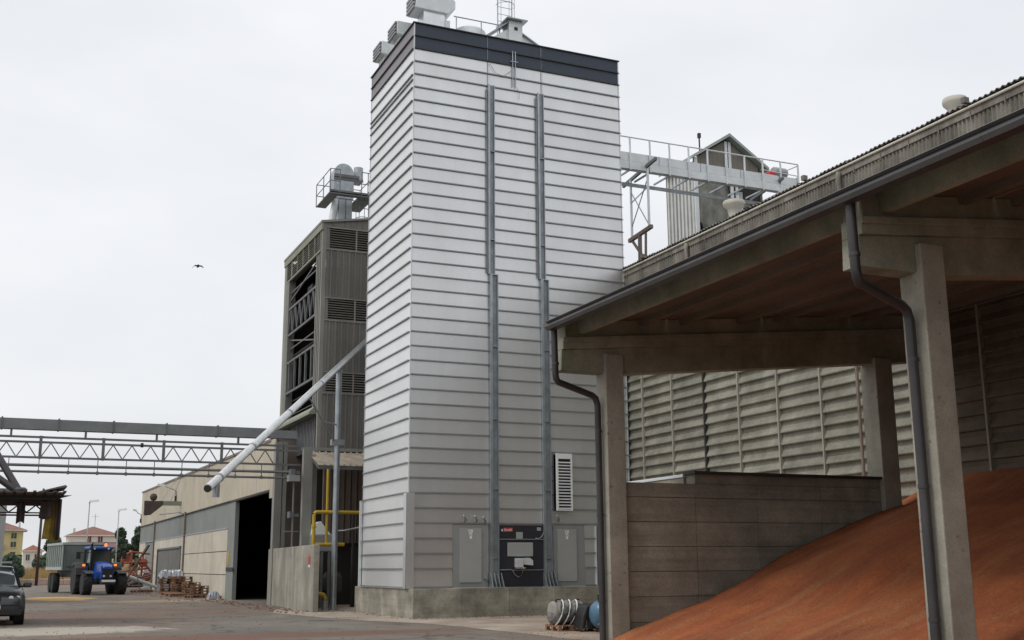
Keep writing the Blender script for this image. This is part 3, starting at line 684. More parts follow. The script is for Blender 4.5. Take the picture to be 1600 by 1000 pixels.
for y in (14.3, 19.0, 25.1, 27.9, 34.3): B(MB().box(HX-.3, HX-.15, y, y+.12, 12.42, 12.56), 'ridge_clip', 'fibre_roof', HALL)
def mush(x, y, z, s, label, tilt=0):
    t = thing('roof_vent', label, 'roof vent', (x, y, z), 0, 'mushroom vents on the hall roof')
    b = MB().lathe([(.33*s, -.8), (.33*s, .05), (.42*s, .25), (.62*s, .38), (.64*s, .46), (.6*s, .54), (.35*s, .58), (.02, .6)], (x, y, z), n=24)
    B(b, 'cowl', 'cream', t, smooth=True, auto=45)
    if tilt: t.rotation_euler.x = tilt
mush(23, 32.3, 13.72, .62, 'cream mushroom roof vent in front of the barn with torn curtain')
mush(23, 21.85, 13.52, .52, 'cream mushroom roof vent alone on the hall roof edge at far right', 0.0)

# ================================================================== CONVEYOR BRIDGE
BR = thing('conveyor_bridge', 'galvanised conveyor bridge with handrail leading from the dryer tower to the hall roof', 'conveyor', (26, 40, 18))
by = 40
B(MB().box(20.6, 32.05, by, by+.04, 18.42, 18.80), 'side_panel', 'galv_white', BR)
B(MB().box(20.6, 32.05, by-.03, by, 18.06, 18.40), 'side_beam', 'galv_white', BR)
B(MB().box(20.6, 31.3, by+.06, by+.36, 18.10, 18.75), 'conveyor_trough', 'galv_white', BR)
B(MB().box(20.6, 32.05, by+1.15, by+1.19, 17.72, 17.88), 'back_beam', 'galv', BR)
for k in range(12):
    x = 21.3+.977*k
    B(MB().box(x-.03, x+.03, by-.09, by-.03, 18.0, 19.45), 'post', 'galv_white', BR)
    B(MB().box(x-.03, x+.03, by-.05, by+1.3, 17.98, 18.05), 'outrigger', 'galv', BR)
for k in range(5): B(MB().box(22.6+2.1*k, 22.64+2.1*k, by-.012, by+.0, 18.42, 18.8), 'joint', 'galv', BR)
B(MB().tube([(20.6, by-.06, 19.46), (32.05, by-.06, 19.46)], .03, 6), 'handrail', 'galv_white', BR)
B(MB().tube([(32.05, by-.06, 19.46), (32.05, by-.06, 18.2)], .035, 6).tube([(32.05, by-.06, 19.4), (31.9, by+1.2, 19.4)], .025, 6).tube([(32.05, by-.06, 18.85), (31.9, by+1.2, 18.85)], .025, 6), 'end_rail', 'galv_white', BR)
B(MB().tube([(30.0, by-.06, 18.95), (32.0, by-.06, 18.9)], .022, 6), 'middle_rail', 'galv_white', BR)
B(MB().lathe([(.22, -.35), (.25, -.3), (.25, .3), (.2, .38)], (31.4, by+.5, 19.15), 'x', 14), 'motor', 'lamp_grey', BR)
B(MB().box(30.75, 31.05, by+.3, by+.7, 18.8, 19.12), 'gearbox', 'red', BR)
B(MB().box(31.0, 31.5, by+.3, by+.7, 18.6, 18.95), 'drive_bracket', 'truss', BR)
B(MB().bar((24.05, 39.15, 18.36), (24.05, 42.0, 18.0), .10, .14), 'stay_beam', 'truss', BR)
B(MB().bar((31.0, 39.7, 18.6), (31.0, 42.2, 18.3), .10, .12), 'stay_beam', 'truss', BR)
B(MB().box(30.9, 31.1, by-.1, by+.1, 14, 18.1), 'support_post', 'galv_white', BR)
B(MB().box(29.2, 29.4, by+.6, by+.8, 14, 18.0), 'support_post', 'galv_white', BR)
TR = thing('lattice_trestle', 'slender galvanised lattice trestle on rusty beams under the conveyor bridge', 'trestle', (23.6, 40, 13))
for y in (39.8, 41.25):
    B(MB().bar((24, y, 15.45), (24, y, 18.05), .08), 'leg', 'galv_white', TR)
for (a, c) in (((39.8, 15.6), (41.25, 17.5)), ((41.25, 15.9), (39.8, 17.7)), ((41.25, 17.0), (39.8, 17.3))):
    B(MB().bar((24.0, a[0], a[1]), (24.0, c[0], c[1]), .035), 'brace', 'galv', TR)
B(MB().bar((24.0, 39.6, 15.5), (24.0, 41.5, 15.35), .14, .16), 'beam', 'pinkish', TR)
B(MB().bar((24.0, 40.6, 15.4), (24.0, 40.65, 13.0), .13), 'beam', 'pinkish', TR)
B(MB().bar((24.0, 40.1, 15.4), (24.1, 40.4, 13.0), .08), 'beam', 'pinkish', TR)
B(MB().bar((24.0, 41.3, 15.35), (24.1, 39.4, 13.2), .09), 'beam', 'pinkish', TR)

# ================================================================== BARN-SHAPED HEAD HOUSE BEHIND
BN = thing('head_house', 'gabled head house with white corrugated side and torn grey curtain rising behind the hall roof', 'building', (32.5, 46, 0))
bx0, bx1, by0, by1, ez, rz_ = 30.47, 34.55, 46, 48.62, 21.65, 22.98
def corrX(wd, h, m=0): return corr(wd, h, .03, .21)
sm = MB().box(.03, .05, 0, .65, 0, 21.4)
[sm.box(-.06, .03, .04+.327*q, .2+.327*q, 0, 21.4) for q in range(2)]
sm = sm.mesh('side_sheet')
for k in range(4): obj('side_sheet', sm, 'barn_white', BN, (bx0-.02, by0+.02+.655*k, 0))
B(MB().box(bx0+.03, bx0+.08, by0, by1, 0, 21.5).box(bx0, bx1, by1, by1+.1, 0, ez).box(bx1-.06, bx1, by0, by1, 0, ez).box(bx0, bx1, by0+1.5, by0+1.6, 0, 20), 'walls', 'barn_brown', BN)
B(MB().box(bx0-.05, bx0+.14, by0-.08, by0+.05, 0, ez), 'corner_post', 'galv_white', BN)
xm = (bx0+bx1)/2-.05
for k in range(16):
    xa = bx0+.14+k*.25; xb = xa+.243
    if abs((xa+xb)/2-xm) < .2: continue
    f = lambda x: ez+(rz_-ez)*(1-abs(x-xm)/2.05)-.12
    if xb > bx1: break
    B(MB().prism([(xa, 20.65+.1*(k % 2)*0), (xb, 20.65), (xb, f(xb)), (xa, f(xa))], 'y', by0, by0+.05), 'gable_board', 'barn_brown', BN)
B(MB().box(xm-.16, xm+.0, by0-.06, by0+.02, 20.5, 22.75), 'gable_post', 'galv_white', BN); B(MB().box(xm+.06, xm+.22, by0-.06, by0+.02, 20.5, 22.75), 'gable_post', 'galv_white', BN)
B(MB().box(xm+.1, xm+.27, by0-.08, by0+.02, 17.6, 20.5), 'front_post', 'galv_white', BN); B(MB().box(xm+.40, xm+.55, by0-.08, by0+.02, 16.5, 20.5), 'front_post', 'galv_white', BN)
for sgn in (-1, 1):
    xo = xm+sgn*2.35
    B(MB().hexa([(xo,by0-.35,ez-.22),(xm,by0-.35,rz_-.02),(xm,by1+.2,rz_-.02),(xo,by1+.2,ez-.22),(xo,by0-.35,ez-.06),(xm,by0-.35,rz_+.14),(xm,by1+.2,rz_+.14),(xo,by1+.2,ez-.06)]), 'roof', 'greenish', BN)
cu = MB(); n = 16
for i in range(n+1):
    for j in range(9):
        x = bx0+.1+(xm-bx0)*i/n; z = 20.5-j*.31-.5*(i/n)*(j/8)
        if j == 8: z += .35*math.sin(i*.9)
        cu.v.append((x, by0+.05+.07*math.sin(i*1.3+j*.5)+.05*j/8, z))
for i in range(n):
    for j in range(8): a = i*9+j; cu.f.append((a, a+1, a+10, a+9))
o = B(cu, 'curtain', 'curtain', BN, smooth=True); md = o.modifiers.new('thick', 'SOLIDIFY'); md.thickness = .02
B(MB().box(xm+.6, bx1-.1, by0+.1, by0+.15, 15, 20.5), 'dark_panel', 'dark_in', BN)
B(MB().tube([(bx0+.9, by0+.8, 22), (bx0+.9, by0+.8, 23.2)], .04, 6).box(bx0+.83, bx0+.97, by0+.73, by0+.87, 23.1, 23.35), 'lightning_rod', 'dark_post', BN)

# ================================================================== OLD LOUVRED DRYER BUILDING (left of the tower)
OB = thing('louvered_building', 'old tall grey brown sheet metal building with louvre bands left behind the tower', 'building', (11.85, 47, 0))
ox, oy0, oy1, ot = 11.85, 47.0, 54.15, 16.38
def rt(x): return ot+.165*(x-ox)
XR = 19.4
# front cladding strips
def seam_sheet(wd, h):
    return MB().box(.012, wd-.012, 0, .03, 0, h).box(wd-.06, wd-.012, -.055, 0, 0, h).box(.10, .13, -.018, 0, 0, h)
for (za, zb) in ((6.5, 8.80), (9.74, 11.96), (12.98, 15.12)):
    me = seam_sheet(.27, zb-za).mesh('cladding_sheet')
    x = 12.02; n = 0
    while x < XR-.27: obj('cladding_sheet', me, 'oldclad', OB, (x, oy0, za)); x += .27
x = 12.02
while x < XR-.27:
    B(MB().prism([(x+.004, 16.15), (x+.262, 16.15), (x+.262, rt(x+.262)-.08), (x+.004, rt(x)-.08)], 'y', oy0, oy0+.03), 'cladding_sheet', 'oldclad', OB); x += .27
for (za, zb) in ((8.84, 9.70), (12.0, 12.94), (15.16, 16.1)):
    fr = B(MB().box(12.02, XR, oy0-.05, oy0+.02, za-.05, za).box(12.02, XR, oy0-.05, oy0+.02, zb, zb+.05), 'louver_frame', 'oldclad_light', OB)
    B(MB().box(12.02, XR, oy0+.16, oy0+.2, za, zb), 'louver_back', 'black', fr)
    B(MB().box(12.02, 12.16, oy0-.02, oy0+.02, za, zb), 'mullion', 'oldclad', fr)
    for xx in (13.36, 14.6, 15.8, 17.0, 18.2): B(MB().box(xx-.03, xx+.03, oy0-.04, oy0, za, zb), 'mullion', 'slat', fr)
    sm = MB().prism([(0, 0), (-.07, -.035), (-.072, -.012), (0, .014)], 'x', 0, XR-12.16).mesh('slat')
    n = int((zb-za)/.104)
    for k in range(n): obj('slat', sm, 'slat', fr, (12.16, oy0+.05, za+.05+k*(zb-za)/n))
B(MB().box(ox, 12.02, oy0, oy0+.2, 6.5, ot).box(ox, ox+.06, oy0+.2, 48.0, 8.2, 15.1), 'corner_strip', 'oldclad_light', OB)
for k in range(3): B(MB().box(ox-.03, ox, oy0+.2+.27*k, oy0+.24+.27*k, 8.3, 15.1), 'seam', 'oldclad', OB)
B(MB().box(ox-.02, ox+.2, 53.75, oy1+.05, 6.3, 16.3), 'corner_strip', 'olive', OB)
B(MB().box(ox-.02, ox+.3, 53.15, 53.75, 6.6, 15.1), 'side_strip', 'oldclad', OB)
B(MB().box(ox-.06, ox+.04, oy0-.05, oy1+.08, 16.0, 16.38), 'eave_trim', 'olive', OB)
B(MB().hexa([(ox-.08,oy0-.08,16.3),(XR,oy0-.08,rt(XR)-.08),(XR,oy1+.1,rt(XR)-.08),(ox-.08,oy1+.1,16.3),(ox-.08,oy0-.08,16.4),(XR,oy0-.08,rt(XR)),(XR,oy1+.1,rt(XR)),(ox-.08,oy1+.1,16.4)]), 'roof', 'oldclad_light', OB)
# side louvre band
fr = B(MB().box(ox+.25, ox+.28, oy0+.2, 53.75, 15.1, 16.0), 'louver_back', 'black', OB)
B(MB().box(ox, ox+.26, 47.25, 47.95, 15.0, 16.0), 'corner_filler', 'dark_in', OB)
for k in range(7): B(MB().box(ox-.03, ox+.02, 47.25+k*1.08-.03, 47.25+k*1.08+.03, 15.15, 16.0), 'mullion', 'olive', fr)
sm = MB().prism([(0, 0), (.06, .035), (.065, .02), (.0, -.02)], 'y', 0, 6.5).mesh('slat')
for k in range(8): obj('slat', sm, 'slat', fr, (ox-.01, 47.22, 15.2+k*.1))
B(MB().box(ox-.03, ox+.06, oy0+.2, 53.75, 15.08, 15.16), 'side_beam', 'olive', OB)
# dark interior with floors, trusses and machinery
B(MB().box(15.2, 15.3, oy0+.3, oy1, 0, 16.2).box(ox+.3, 15.2, oy1-.1, oy1, 0, 16.2), 'inner_wall', 'dark_in', OB)
for z in (8.3, 11.5, 14.0): B(MB().box(ox+.3, 15.2, oy0+.25, 53.2, z-.1, z), 'floor', 'dark_in', OB)
for (y, zz, h_) in ((48.6, 14.0, 1.0), (50.1, 14.0, 1.1), (51.7, 14.0, .9)): B(MB().box(12.6, 13.4, y, y+.9, zz, zz+h_*.8), 'machine_box', 'truss', OB)
B(MB().bar((ox+.1, 48, 14.9), (ox+.1, 53.2, 14.1), .06).bar((ox+.1, 48, 14.5), (ox+.1, 53.2, 14.5), .05), 'cross_rail', 'truss', OB)
B(MB().bar((ox+.15, 48, 11.3), (ox+.15, 53.2, 12.2), .06).bar((ox+.15, 48, 11.75), (ox+.15, 53.2, 11.75), .05), 'cross_rail', 'truss', OB)
t_ = B(MB().box(ox, ox+.08, 48, 53.2, 13.62, 13.72).box(ox, ox+.08, 48, 53.2, 12.35, 12.45), 'truss', 'truss', OB)
for k in range(6):
    B(MB().bar((ox+.04, 48.1+k*.85, 12.45), (ox+.04, 48.5+k*.85, 13.62), .07), 'brace', 'truss', t_)
    B(MB().bar((ox+.04, 48.5+k*.85, 13.62), (ox+.04, 48.95+k*.85, 12.45), .07), 'brace', 'truss', t_)
t_ = B(MB().box(ox, ox+.08, 48, 53.2, 11.0, 11.1).box(ox, ox+.08, 48, 53.2, 9.55, 9.65), 'truss', 'truss', OB)
for k in range(5): B(MB().bar((ox+.04, 48.5+k*1.05, 9.6), (ox+.04, 48.5+k*1.05, 11.0), .09), 'post', 'truss', t_)
for z in (8.6, 9.0, 9.25): B(MB().tube([(ox+.3, 48, z), (ox+.3, 53, z)], .025, 5), 'rail', 'truss', OB)
for (y, z0, z1, r) in ((49.3, 11.5, 14.0, .35), (51.4, 11.5, 13.6, .3), (50, 8.3, 11.3, .4), (52.2, 8.3, 10.8, .3)):
    B(MB().tube([(13.2, y, z0), (13.2, y, z1)], r, 12), 'duct', 'truss', OB)
B(MB().bar((12.4, 48.4, 14.3), (14.6, 52, 15.3), .3), 'chute', 'truss', OB)
B(MB().prism([(ox-.02, 8.30), (ox-.30, 8.02), (ox-.30, 7.92), (ox+.1, 7.96)], 'y', oy0+.25, 53.9), 'ledge', 'olive', OB)
me = MB().box(0, .03, .005, .265, 0, 1.55).box(-.03, 0, .22, .26, 0, 1.55).mesh('side_sheet')
for k in range(20):
    if 48.0+k*.27 < 53.2: obj('side_sheet', me, 'dark_in' if 0 else 'truss', OB, (ox+.15, 48.0+k*.27, 6.5))
B(MB().prism([(11.86, 6.5), (12.0, 6.5), (12.05, 8.3), (11.95, 8.3)], 'y', oy0+.01, oy0+.06), 'edge_strip', 'oldclad_light', OB)
# ground floor: posts, back wall, canopy
for (x, y, wx, zt) in ((11.14, 46.2, .36, 6.35), (11.68, 46.9, .2, 6.4)): B(MB().box(x, x+wx, y, y+.3, 0, zt), 'post', 'oldclad_light', OB)
for zz in (3.6, 5.3): B(MB().box(10.75, 11.0, 46.2, 46.4, zz, zz+.12).box(10.6, 10.78, 46.1, 46.5, zz-.05, zz+.2), 'bracket', 'truss', OB)
B(MB().tube([(10.75, 46.15, 5.0), (10.75, 46.15, 2.0)], .04, 6).tube([(10.4, 46.15, 3.0), (11, 46.15, 3.0)], .03, 6), 'conduit', 'truss', OB)
B(MB().box(10.5, 10.95, 45.95, 46.35, 5.0, 5.25), 'lamp_box', 'lamp_grey', OB)
B(MB().box(12.6, 15.2, 48.6, 48.7, 2.6, 6.5), 'inner_panel', 'pinkish', OB)
for k in range(9): B(MB().box(12.7+k*.28, 12.74+k*.28, 48.56, 48.6, 2.6, 6.5), 'panel_seam', 'dark_in', OB)
B(MB().box(11.9, 17, 49.4, 49.5, 0, 6.5), 'inner_wall', 'dark_in', OB)
B(MB().box(11.2, 15.2, 46.95, 47.05, 6.36, 6.5), 'lintel', 'oldclad_light', OB)
B(MB().box(13.3, 15.0, 46.4, 46.5, 0, 2.4).box(13.3, 13.38, 46.3, 46.4, 0, 3.9), 'cabinet', 'dark_in', OB)
cn = thing('canopy_roof', 'small rusty beige corrugated canopy roof beside the tower above yellow pipes', 'canopy', (12.6, 46, 5.6))
me = None
for k in range(11):
    x = 11.45+k*.27+.0
    sk = -.04
    B(MB().hexa([(x,46.93,6.28),(x+.2,46.93,6.28),(x+.2,45.0,5.58),(x,45.0,5.58),(x,46.93,6.30),(x+.2,46.93,6.30),(x+.2,45.0,5.60),(x,45.0,5.60)]).hexa([(x+.2,46.93,6.28),(x+.265,46.93,6.28),(x+.265,45.0,5.58),(x+.2,45.0,5.58),(x+.21,46.93,6.35),(x+.255,46.93,6.35),(x+.255,45.0,5.65),(x+.21,45.0,5.65)]), 'sheet', 'canopy', cn)
B(MB().box(11.45, 14.4, 45.02, 45.1, 5.44, 5.57), 'front_beam', 'truss', cn)
B(MB().bar((11.5, 46.9, 6.2), (11.5, 45.1, 5.5), .07), 'side_beam', 'truss', cn)
# boiler-room clutter
t = thing('steel_hopper', 'white and grey machine hopper half hidden behind the yellow gas pipes', 'machine', (11.7, 46, 0))
B(MB().box(11.45, 12.3, 45.6, 46.5, 2.2, 2.9), 'body', 'lamp_grey', t, bevel=.05)
B(MB().prism([(11.5, 2.9), (12.2, 2.9), (11.8, 3.4), (11.55, 3.3)], 'y', 45.7, 46.4), 'cover', 'white', t)
b = MB(); [b.box(11.5+k*.3, 11.6+k*.3, 45.6, 45.7, 0, 2.2) for k in range(3)]
B(b, 'frame', 'truss', t); B(MB().lathe([(.35, 0), (.4, .1), (.4, .6), (.3, .8)], (12.4, 46, .6), n=14), 'fan_housing', 'dark_post', t)
t = thing('gas_pipe', 'yellow painted gas pipes with bends beside the concrete wall fragment', 'pipe')
gy = 44.0
arc = [(11.08+.12*(1-math.cos(a)), gy, 3.55+.14*math.sin(a)) for a in [i*math.pi/10 for i in range(6)]]
B(MB().tube([(11.08, gy, .45), (11.08, gy, 3.5)]+arc[1:]+[(13.2, gy, 3.69)], .07, 12), 'main_pipe', 'yellow', t, smooth=True, auto=60)
B(MB().tube([(11.08, gy, 2.46), (12.3, gy, 2.46)], .07, 12), 'branch_pipe', 'yellow', t, smooth=True, auto=60)
B(MB().tube([(11.6, gy+.05, 2.46), (11.6, gy+.05, 5.36)], .055, 12), 'riser', 'yellow', t, smooth=True, auto=60)
for z in (.9, 2.2, 3.1): B(MB().lathe([(.11, 0), (.11, .05)], (11.08, gy, z), n=12), 'flange', 'yellow', t)
B(MB().tube([(11.08, gy, 0), (11.08, gy, .5)], .06, 8).box(11.0, 11.18, gy-.12, gy+.1, .5, .72), 'valve', 'dark_post', t)
t = thing('pipe_elbow', 'small yellow pipe elbow standing on a grey stub at the foot of the gas pipes', 'pipe', (11.45, 43.6, 0))
B(MB().tube([(11.5, 43.6, .35), (11.5, 43.6, .45), (11.42, 43.6, .58), (11.25, 43.6, .62), (11.1, 43.8, .63)], .085, 10), 'elbow', 'yellow', t, smooth=True)
B(MB().lathe([(.11, 0), (.11, .36)], (11.5, 43.6, .0), n=12), 'stub', 'lamp_grey', t)
t = thing('conduit_pipe', 'thin grey conduit bending out of the canopy to the side of the tower', 'pipe')
B(MB().tube([(12.03, 44.6, 5.6), (12.03, 44.6, 3.2), (12.15, 44.6, 3.0), (12.4, 44.4, 3.0), (12.75, 43.5, 3.1), (12.7, 42, 3.2)], .035, 7), 'conduit', 'lamp_grey', t, smooth=True)
# concrete wall fragment
t = thing('concrete_wall', 'free standing stained pale concrete wall panel with small red notice left of yellow pipes', 'wall', (10.7, 46.5, 0))
B(MB().hexa([(10.6,41.95,0),(10.82,41.95,0),(11.1,51.1,0),(10.88,51.1,0),(10.6,41.95,2.42),(10.82,41.95,2.42),(11.1,51.1,2.38),(10.88,51.1,2.38)]), 'panel', 'frag_conc', t, bevel=.02)
B(MB().hexa([(10.612,42.5,1.72),(10.61,42.5,1.72),(10.618,42.85,1.72),(10.62,42.85,1.72),(10.604,42.5,2.0),(10.61,42.5,2.0),(10.618,42.85,2.0),(10.612,42.85,2.0)]), 'notice', 'red', t)
B(MB().hexa([(10.612,42.52,1.6),(10.61,42.52,1.6),(10.618,42.83,1.6),(10.62,42.83,1.6),(10.604,42.52,1.69),(10.61,42.52,1.69),(10.618,42.83,1.69),(10.612,42.83,1.69)]), 'notice_strip', 'white', t)
# bucket elevator head on top
t = thing('elevator_head', 'grey bucket elevator head with railed platform on top of the louvered building', 'elevator', (13.2, 49, 16.4))
ey = 48.7
hd = MB().box(12.72, 13.66, ey, ey+.8, 18.1, 19.28)
B(hd, 'casing', 'galv', t)
half = [(12.72+.47-.47*math.cos(a*math.pi/12), 19.28+.5*math.sin(a*math.pi/12)) for a in range(13)]
B(MB().prism(half, 'y', ey, ey+.8), 'rounded_top', 'galv', t)
B(MB().box(13.0, 13.62, ey+.05, ey+.7, 16.2, 18.1), 'leg_casing', 'galv', t)
B(MB().box(13.3, 13.33, ey+.02, ey+.05, 16.2, 18.1), 'seam', 'truss', t)
B(MB().tube([(12.6, ey+.2, 16.2), (12.9, ey+.2, 18.1)], .17, 12), 'spout', 'galv_white', t)
B(MB().box(12.72, 13.9, ey-.06, ey, 19.1, 19.24).box(12.72, 14.1, ey-.04, ey, 18.98, 19.06), 'shaft_beam', 'truss', t)
B(MB().tube([(13.95, ey+.3, 19.15), (13.95, ey+.3, 19.75)], .22, 12).box(13.7, 14.1, ey, ey+.6, 19.0, 19.15), 'motor', 'galv', t)
pf = B(MB().box(12.3, 12.75, ey-1.0, ey+1.5, 18.0, 18.05).box(12.75, 14.4, ey-1.0, ey-.55, 18.0, 18.05).box(13.7, 14.4, ey-.55, ey+1.5, 18.0, 18.05).box(12.3, 14.4, ey-1.0, ey-.95, 17.95, 18.14), 'platform', 'truss', t)
b = MB()
for z in (18.55, 19.1): b.tube([(14.4, ey-1, z), (13.75, ey-1, z)], .022, 5).tube([(12.75, ey-1, z), (12.3, ey-1, z), (12.3, ey+1.5, z), (14.4, ey+1.5, z), (14.4, ey-1, z)], .022, 5)
B(b, 'rail', 'truss', pf)
for (x, y) in ((12.3, -1), (12.75, -1), (13.75, -1), (14.05, -1), (14.4, -1), (12.3, .2), (12.3, 1.5), (14.4, 1.5), (14.4, .2)): B(MB().tube([(x, ey+y, 18), (x, ey+y, 19.1)], .022, 5), 'rail_post', 'truss', pf)
for z in (16.7, 17.1, 17.5, 17.9): B(MB().tube([(13.98+.3*math.cos(a*math.pi/6), ey-.4-.33*math.sin(a*math.pi/6), z) for a in range(7)], .018, 5), 'ladder_hoop', 'truss', t)
for a in (0, 1.5, 3, 4.5, 6): B(MB().tube([(13.98+.3*math.cos(a*math.pi/6), ey-.4-.33*math.sin(a*math.pi/6), 16.5), (13.98+.3*math.cos(a*math.pi/6), ey-.4-.33*math.sin(a*math.pi/6), 18)], .015, 5), 'cage_bar', 'truss', t)

# ================================================================== LOADING SPOUT AND ITS POLE
P0 = Vector((11.87, 43.8, 9.42)); E0 = Vector((5.57, 35, 3.93)); d0 = (E0-P0)
A0 = P0-d0*.34
t = thing('loading_spout', 'long shiny galvanised spout pipe slanting down from the tower to above the yard', 'pipe', tuple(E0))
B(MB().tube([A0, E0], .128, 18), 'pipe', 'galv_bright', t, smooth=True, auto=60)
for f in (.18, .45, .72, .93):
    q = P0+d0*f; B(MB().tube([q, q+d0*.006], .142, 18), 'collar', 'galv', t)
e2 = E0-d0*.035
B(MB().tube([e2+Vector((.1,.14,.05)), e2+Vector((.1,.14,-.42))], .11, 14), 'outlet', 'galv', t, smooth=True, auto=60)
B(MB().tube([E0-d0*.001, E0+d0*.004], .112, 18), 'end_rim', 'dark_edge', t)
t = thing('spout_pole', 'round galvanised steel pole holding up the slanting spout left of the tower base', 'pole', (11.87, 43.8, 0))
B(MB().lathe([(.118, 0), (.118, 9.3)], (11.87, 43.8, 0), n=18), 'pole', 'galv', t, smooth=True, auto=60)
B(MB().lathe([(.2, 0), (.2, .03)], (11.87, 43.8, .005), n=16), 'foot_plate', 'galv', t)
B(MB().box(11.62, 12.12, 43.66, 43.94, 6.28, 6.5), 'collar', 'galv', t)
q = P0+d0*.28
B(MB().tube([(11.75, 43.75, 6.4), q-Vector((0,0,.15))], .032, 7), 'strut', 'lamp_grey', t)
B(MB().tube([(11.8, 43.78, 7.1), (11.0, 42.6, 7.02)], .03, 7), 'strut', 'lamp_grey', t)
B(MB().lathe([(.14, 0), (.14, .1)], tuple(P0-Vector((0,0,.26))), n=14), 'saddle', 'galv', t)

# ================================================================== OVERHEAD GALLERIES ACROSS THE YARD
t = thing('overhead_trough', 'grey closed conveyor trough crossing high over the yard above the lattice truss', 'conveyor', (1, 47, 7))
for k in range(9):
    xa = 9.75-2.0*(k+1); xb = 9.75-2.0*k
    s = B(MB().box(xa+.01, xb-.01, 46.9, 47.3, 6.80, 7.20), 'trough_section', 'trough', t)
    B(MB().box(xa-.03, xa+.03, 46.86, 47.34, 6.78, 7.24), 'flange', 'truss', s)
B(MB().box(9.76, 11.0, 46.95, 47.25, 6.82, 7.15), 'trough_section', 'trough', t)
for x in (8.6, 5.4, 2.75, .1, -2.5): B(MB().box(x-.04, x+.04, 46.95, 47.05, 6.48, 6.80), 'hanger', 'truss', t)
t = thing('lattice_truss', 'grey lattice truss with zigzag bracing crossing the yard below the trough', 'truss', (1, 47, 6))
B(MB().box(-9, 11.2, 46.93, 47.0, 6.47, 6.55), 'top_chord', 'truss', t)
B(MB().box(-9, 11.2, 46.93, 47.0, 6.28, 6.36), 'middle_chord', 'truss', t)
B(MB().box(-9, 11.2, 46.93, 47.0, 5.70, 5.78), 'bottom_chord', 'truss', t)
for k in range(9):
    x = 10.2-2.26*k
    B(MB().box(x-.055, x+.055, 46.88, 46.93, 5.68, 6.56), 'vertical', 'truss', t)
    for j in range(3):
        xx = x-.15-j*.7
        if xx > -8:
            B(MB().bar((xx, 46.965, 5.78), (xx-.33, 46.965, 6.28), .04), 'diagonal', 'truss', t)
            B(MB().bar((xx-.36, 46.965, 6.28), (xx-.66, 46.965, 5.78), .04), 'diagonal', 'truss', t)
t = thing('overhead_pipes', 'pair of thin dark pipes hung below the lattice truss across the yard', 'pipe', (1, 47, 5.3))
for z, r in ((5.44, .055), (5.20, .045)): B(MB().tube([(-9, 46.8, z), (11.1, 46.8, z-.02)], r, 8), 'pipe', 'truss', t)
for k in range(18):
    x = 10.6-1.05*k
    B(MB().box(x-.015, x+.015, 46.78, 46.82, 5.15, 5.7), 'hanger', 'truss', t)
    B(MB().box(x-.04, x+.04, 46.74, 46.86, 5.12, 5.25), 'clip', 'truss', t)
B(MB().lathe([(.09, -.05), (.09, .05)], (4.85, 46.9, 6.33), 'x', 8), 'valve', 'dark_post', t)

# ================================================================== WAREHOUSE ON THE LEFT
WX = 10.9
WH = thing('warehouse', 'long low warehouse of pale concrete panels with grey sheet band and open doorway at left', 'warehouse', (WX, 77, 0))
def wtop(y): return 7.28+.0128*(y-51.4)
yj = [51.35, 54.4, 57.8, 61.4, 65.6, 69.8, 73.8, 78, 82.3, 86.6, 91, 95.4, 99.2, 102.6]
for a, c in zip(yj[:-1], yj[1:]):
    B(MB().prism([(a+.02, 5.0), (c-.02, 5.0), (c-.02, wtop(c)-.12), (a+.02, wtop(a)-.12)], 'x', WX, WX+.16), 'wall_panel', 'beige', WH)
B(MB().prism([(51.3, wtop(51.3)-.12), (102.7, wtop(102.7)-.12), (102.7, wtop(102.7)), (51.3, wtop(51.3))], 'x', WX-.05, WX+.25), 'roof_edge', 'pinkish', WH)
for a, c in zip(yj[3:-1], yj[4:]):
    B(MB().box(WX+.02, WX+.14, a+.015, c-.015, 3.64, 4.95), 'band_panel', 'grey_panel', WH)
    B(MB().box(WX-.03, WX+.02, a+.015, c-.015, 3.58, 3.64), 'sill', 'galv', WH)
B(MB().box(WX-.06, WX+.01, 60.9, 102.6, 4.94, 5.0), 'band_trim', 'dark_post', WH)
for (za, zb) in ((0, 1.22), (1.24, 2.42), (2.44, 3.58)):
    for a, c in ((61.4, 66.1), (66.1, 70.8), (70.8, 76.5)):
        B(MB().box(WX, WX+.16, a+.025, c-.025, za+.01, zb-.01), 'wall_panel', 'beige_low', WH)
    for a, c in ((76.7, 78.0), (90.0, 92.3), (92.6, 93.4), (98.2, 102.6)):
        B(MB().box(WX, WX+.16, a+.02, c-.02, za, zb), 'wall_panel', 'beige_low', WH)
B(MB().box(WX, WX+.16, 78.0, 90, 2.95, 3.58), 'wall_panel', 'beige_low', WH)
B(MB().box(WX+.03, WX+.1, 84.2, 90, 2.95, 3.58), 'band_panel', 'grey_panel', WH)
B(MB().box(WX+.04, WX+.1, 93.4, 98.2, 0, 3.6), 'grey_door', 'grey_panel', WH)
for y, zt in ((76.6, 5.1), (92.45, 5.1)): B(MB().box(WX-.10, WX+.02, y-.1, y+.1, 0, zt), 'post', 'pinkish', WH)
gt = B(MB().box(WX-.06, WX+.0, 77.95, 78.15, 0, 2.95).box(WX-.06, WX, 89.9, 90.1, 0, 2.95).box(WX-.06, WX, 77.95, 90.1, 2.85, 2.97), 'gate_frame', 'truss', WH)
B(MB().box(WX+.02, WX+.06, 78.15, 84.0, 0, 2.85), 'gate_leaf', 'gate', gt); B(MB().box(WX+.02, WX+.06, 84.06, 89.9, 0, 2.85), 'gate_leaf', 'gate', gt)
B(MB().box(WX, WX+.2, 59.5, 61.4, 0, 5.0), 'door_jamb', 'grey_panel', WH)
B(MB().box(WX-.04, WX+.0, 59.4, 61.3, 1.42, 1.6), 'jamb_band', 'dark_post', WH)
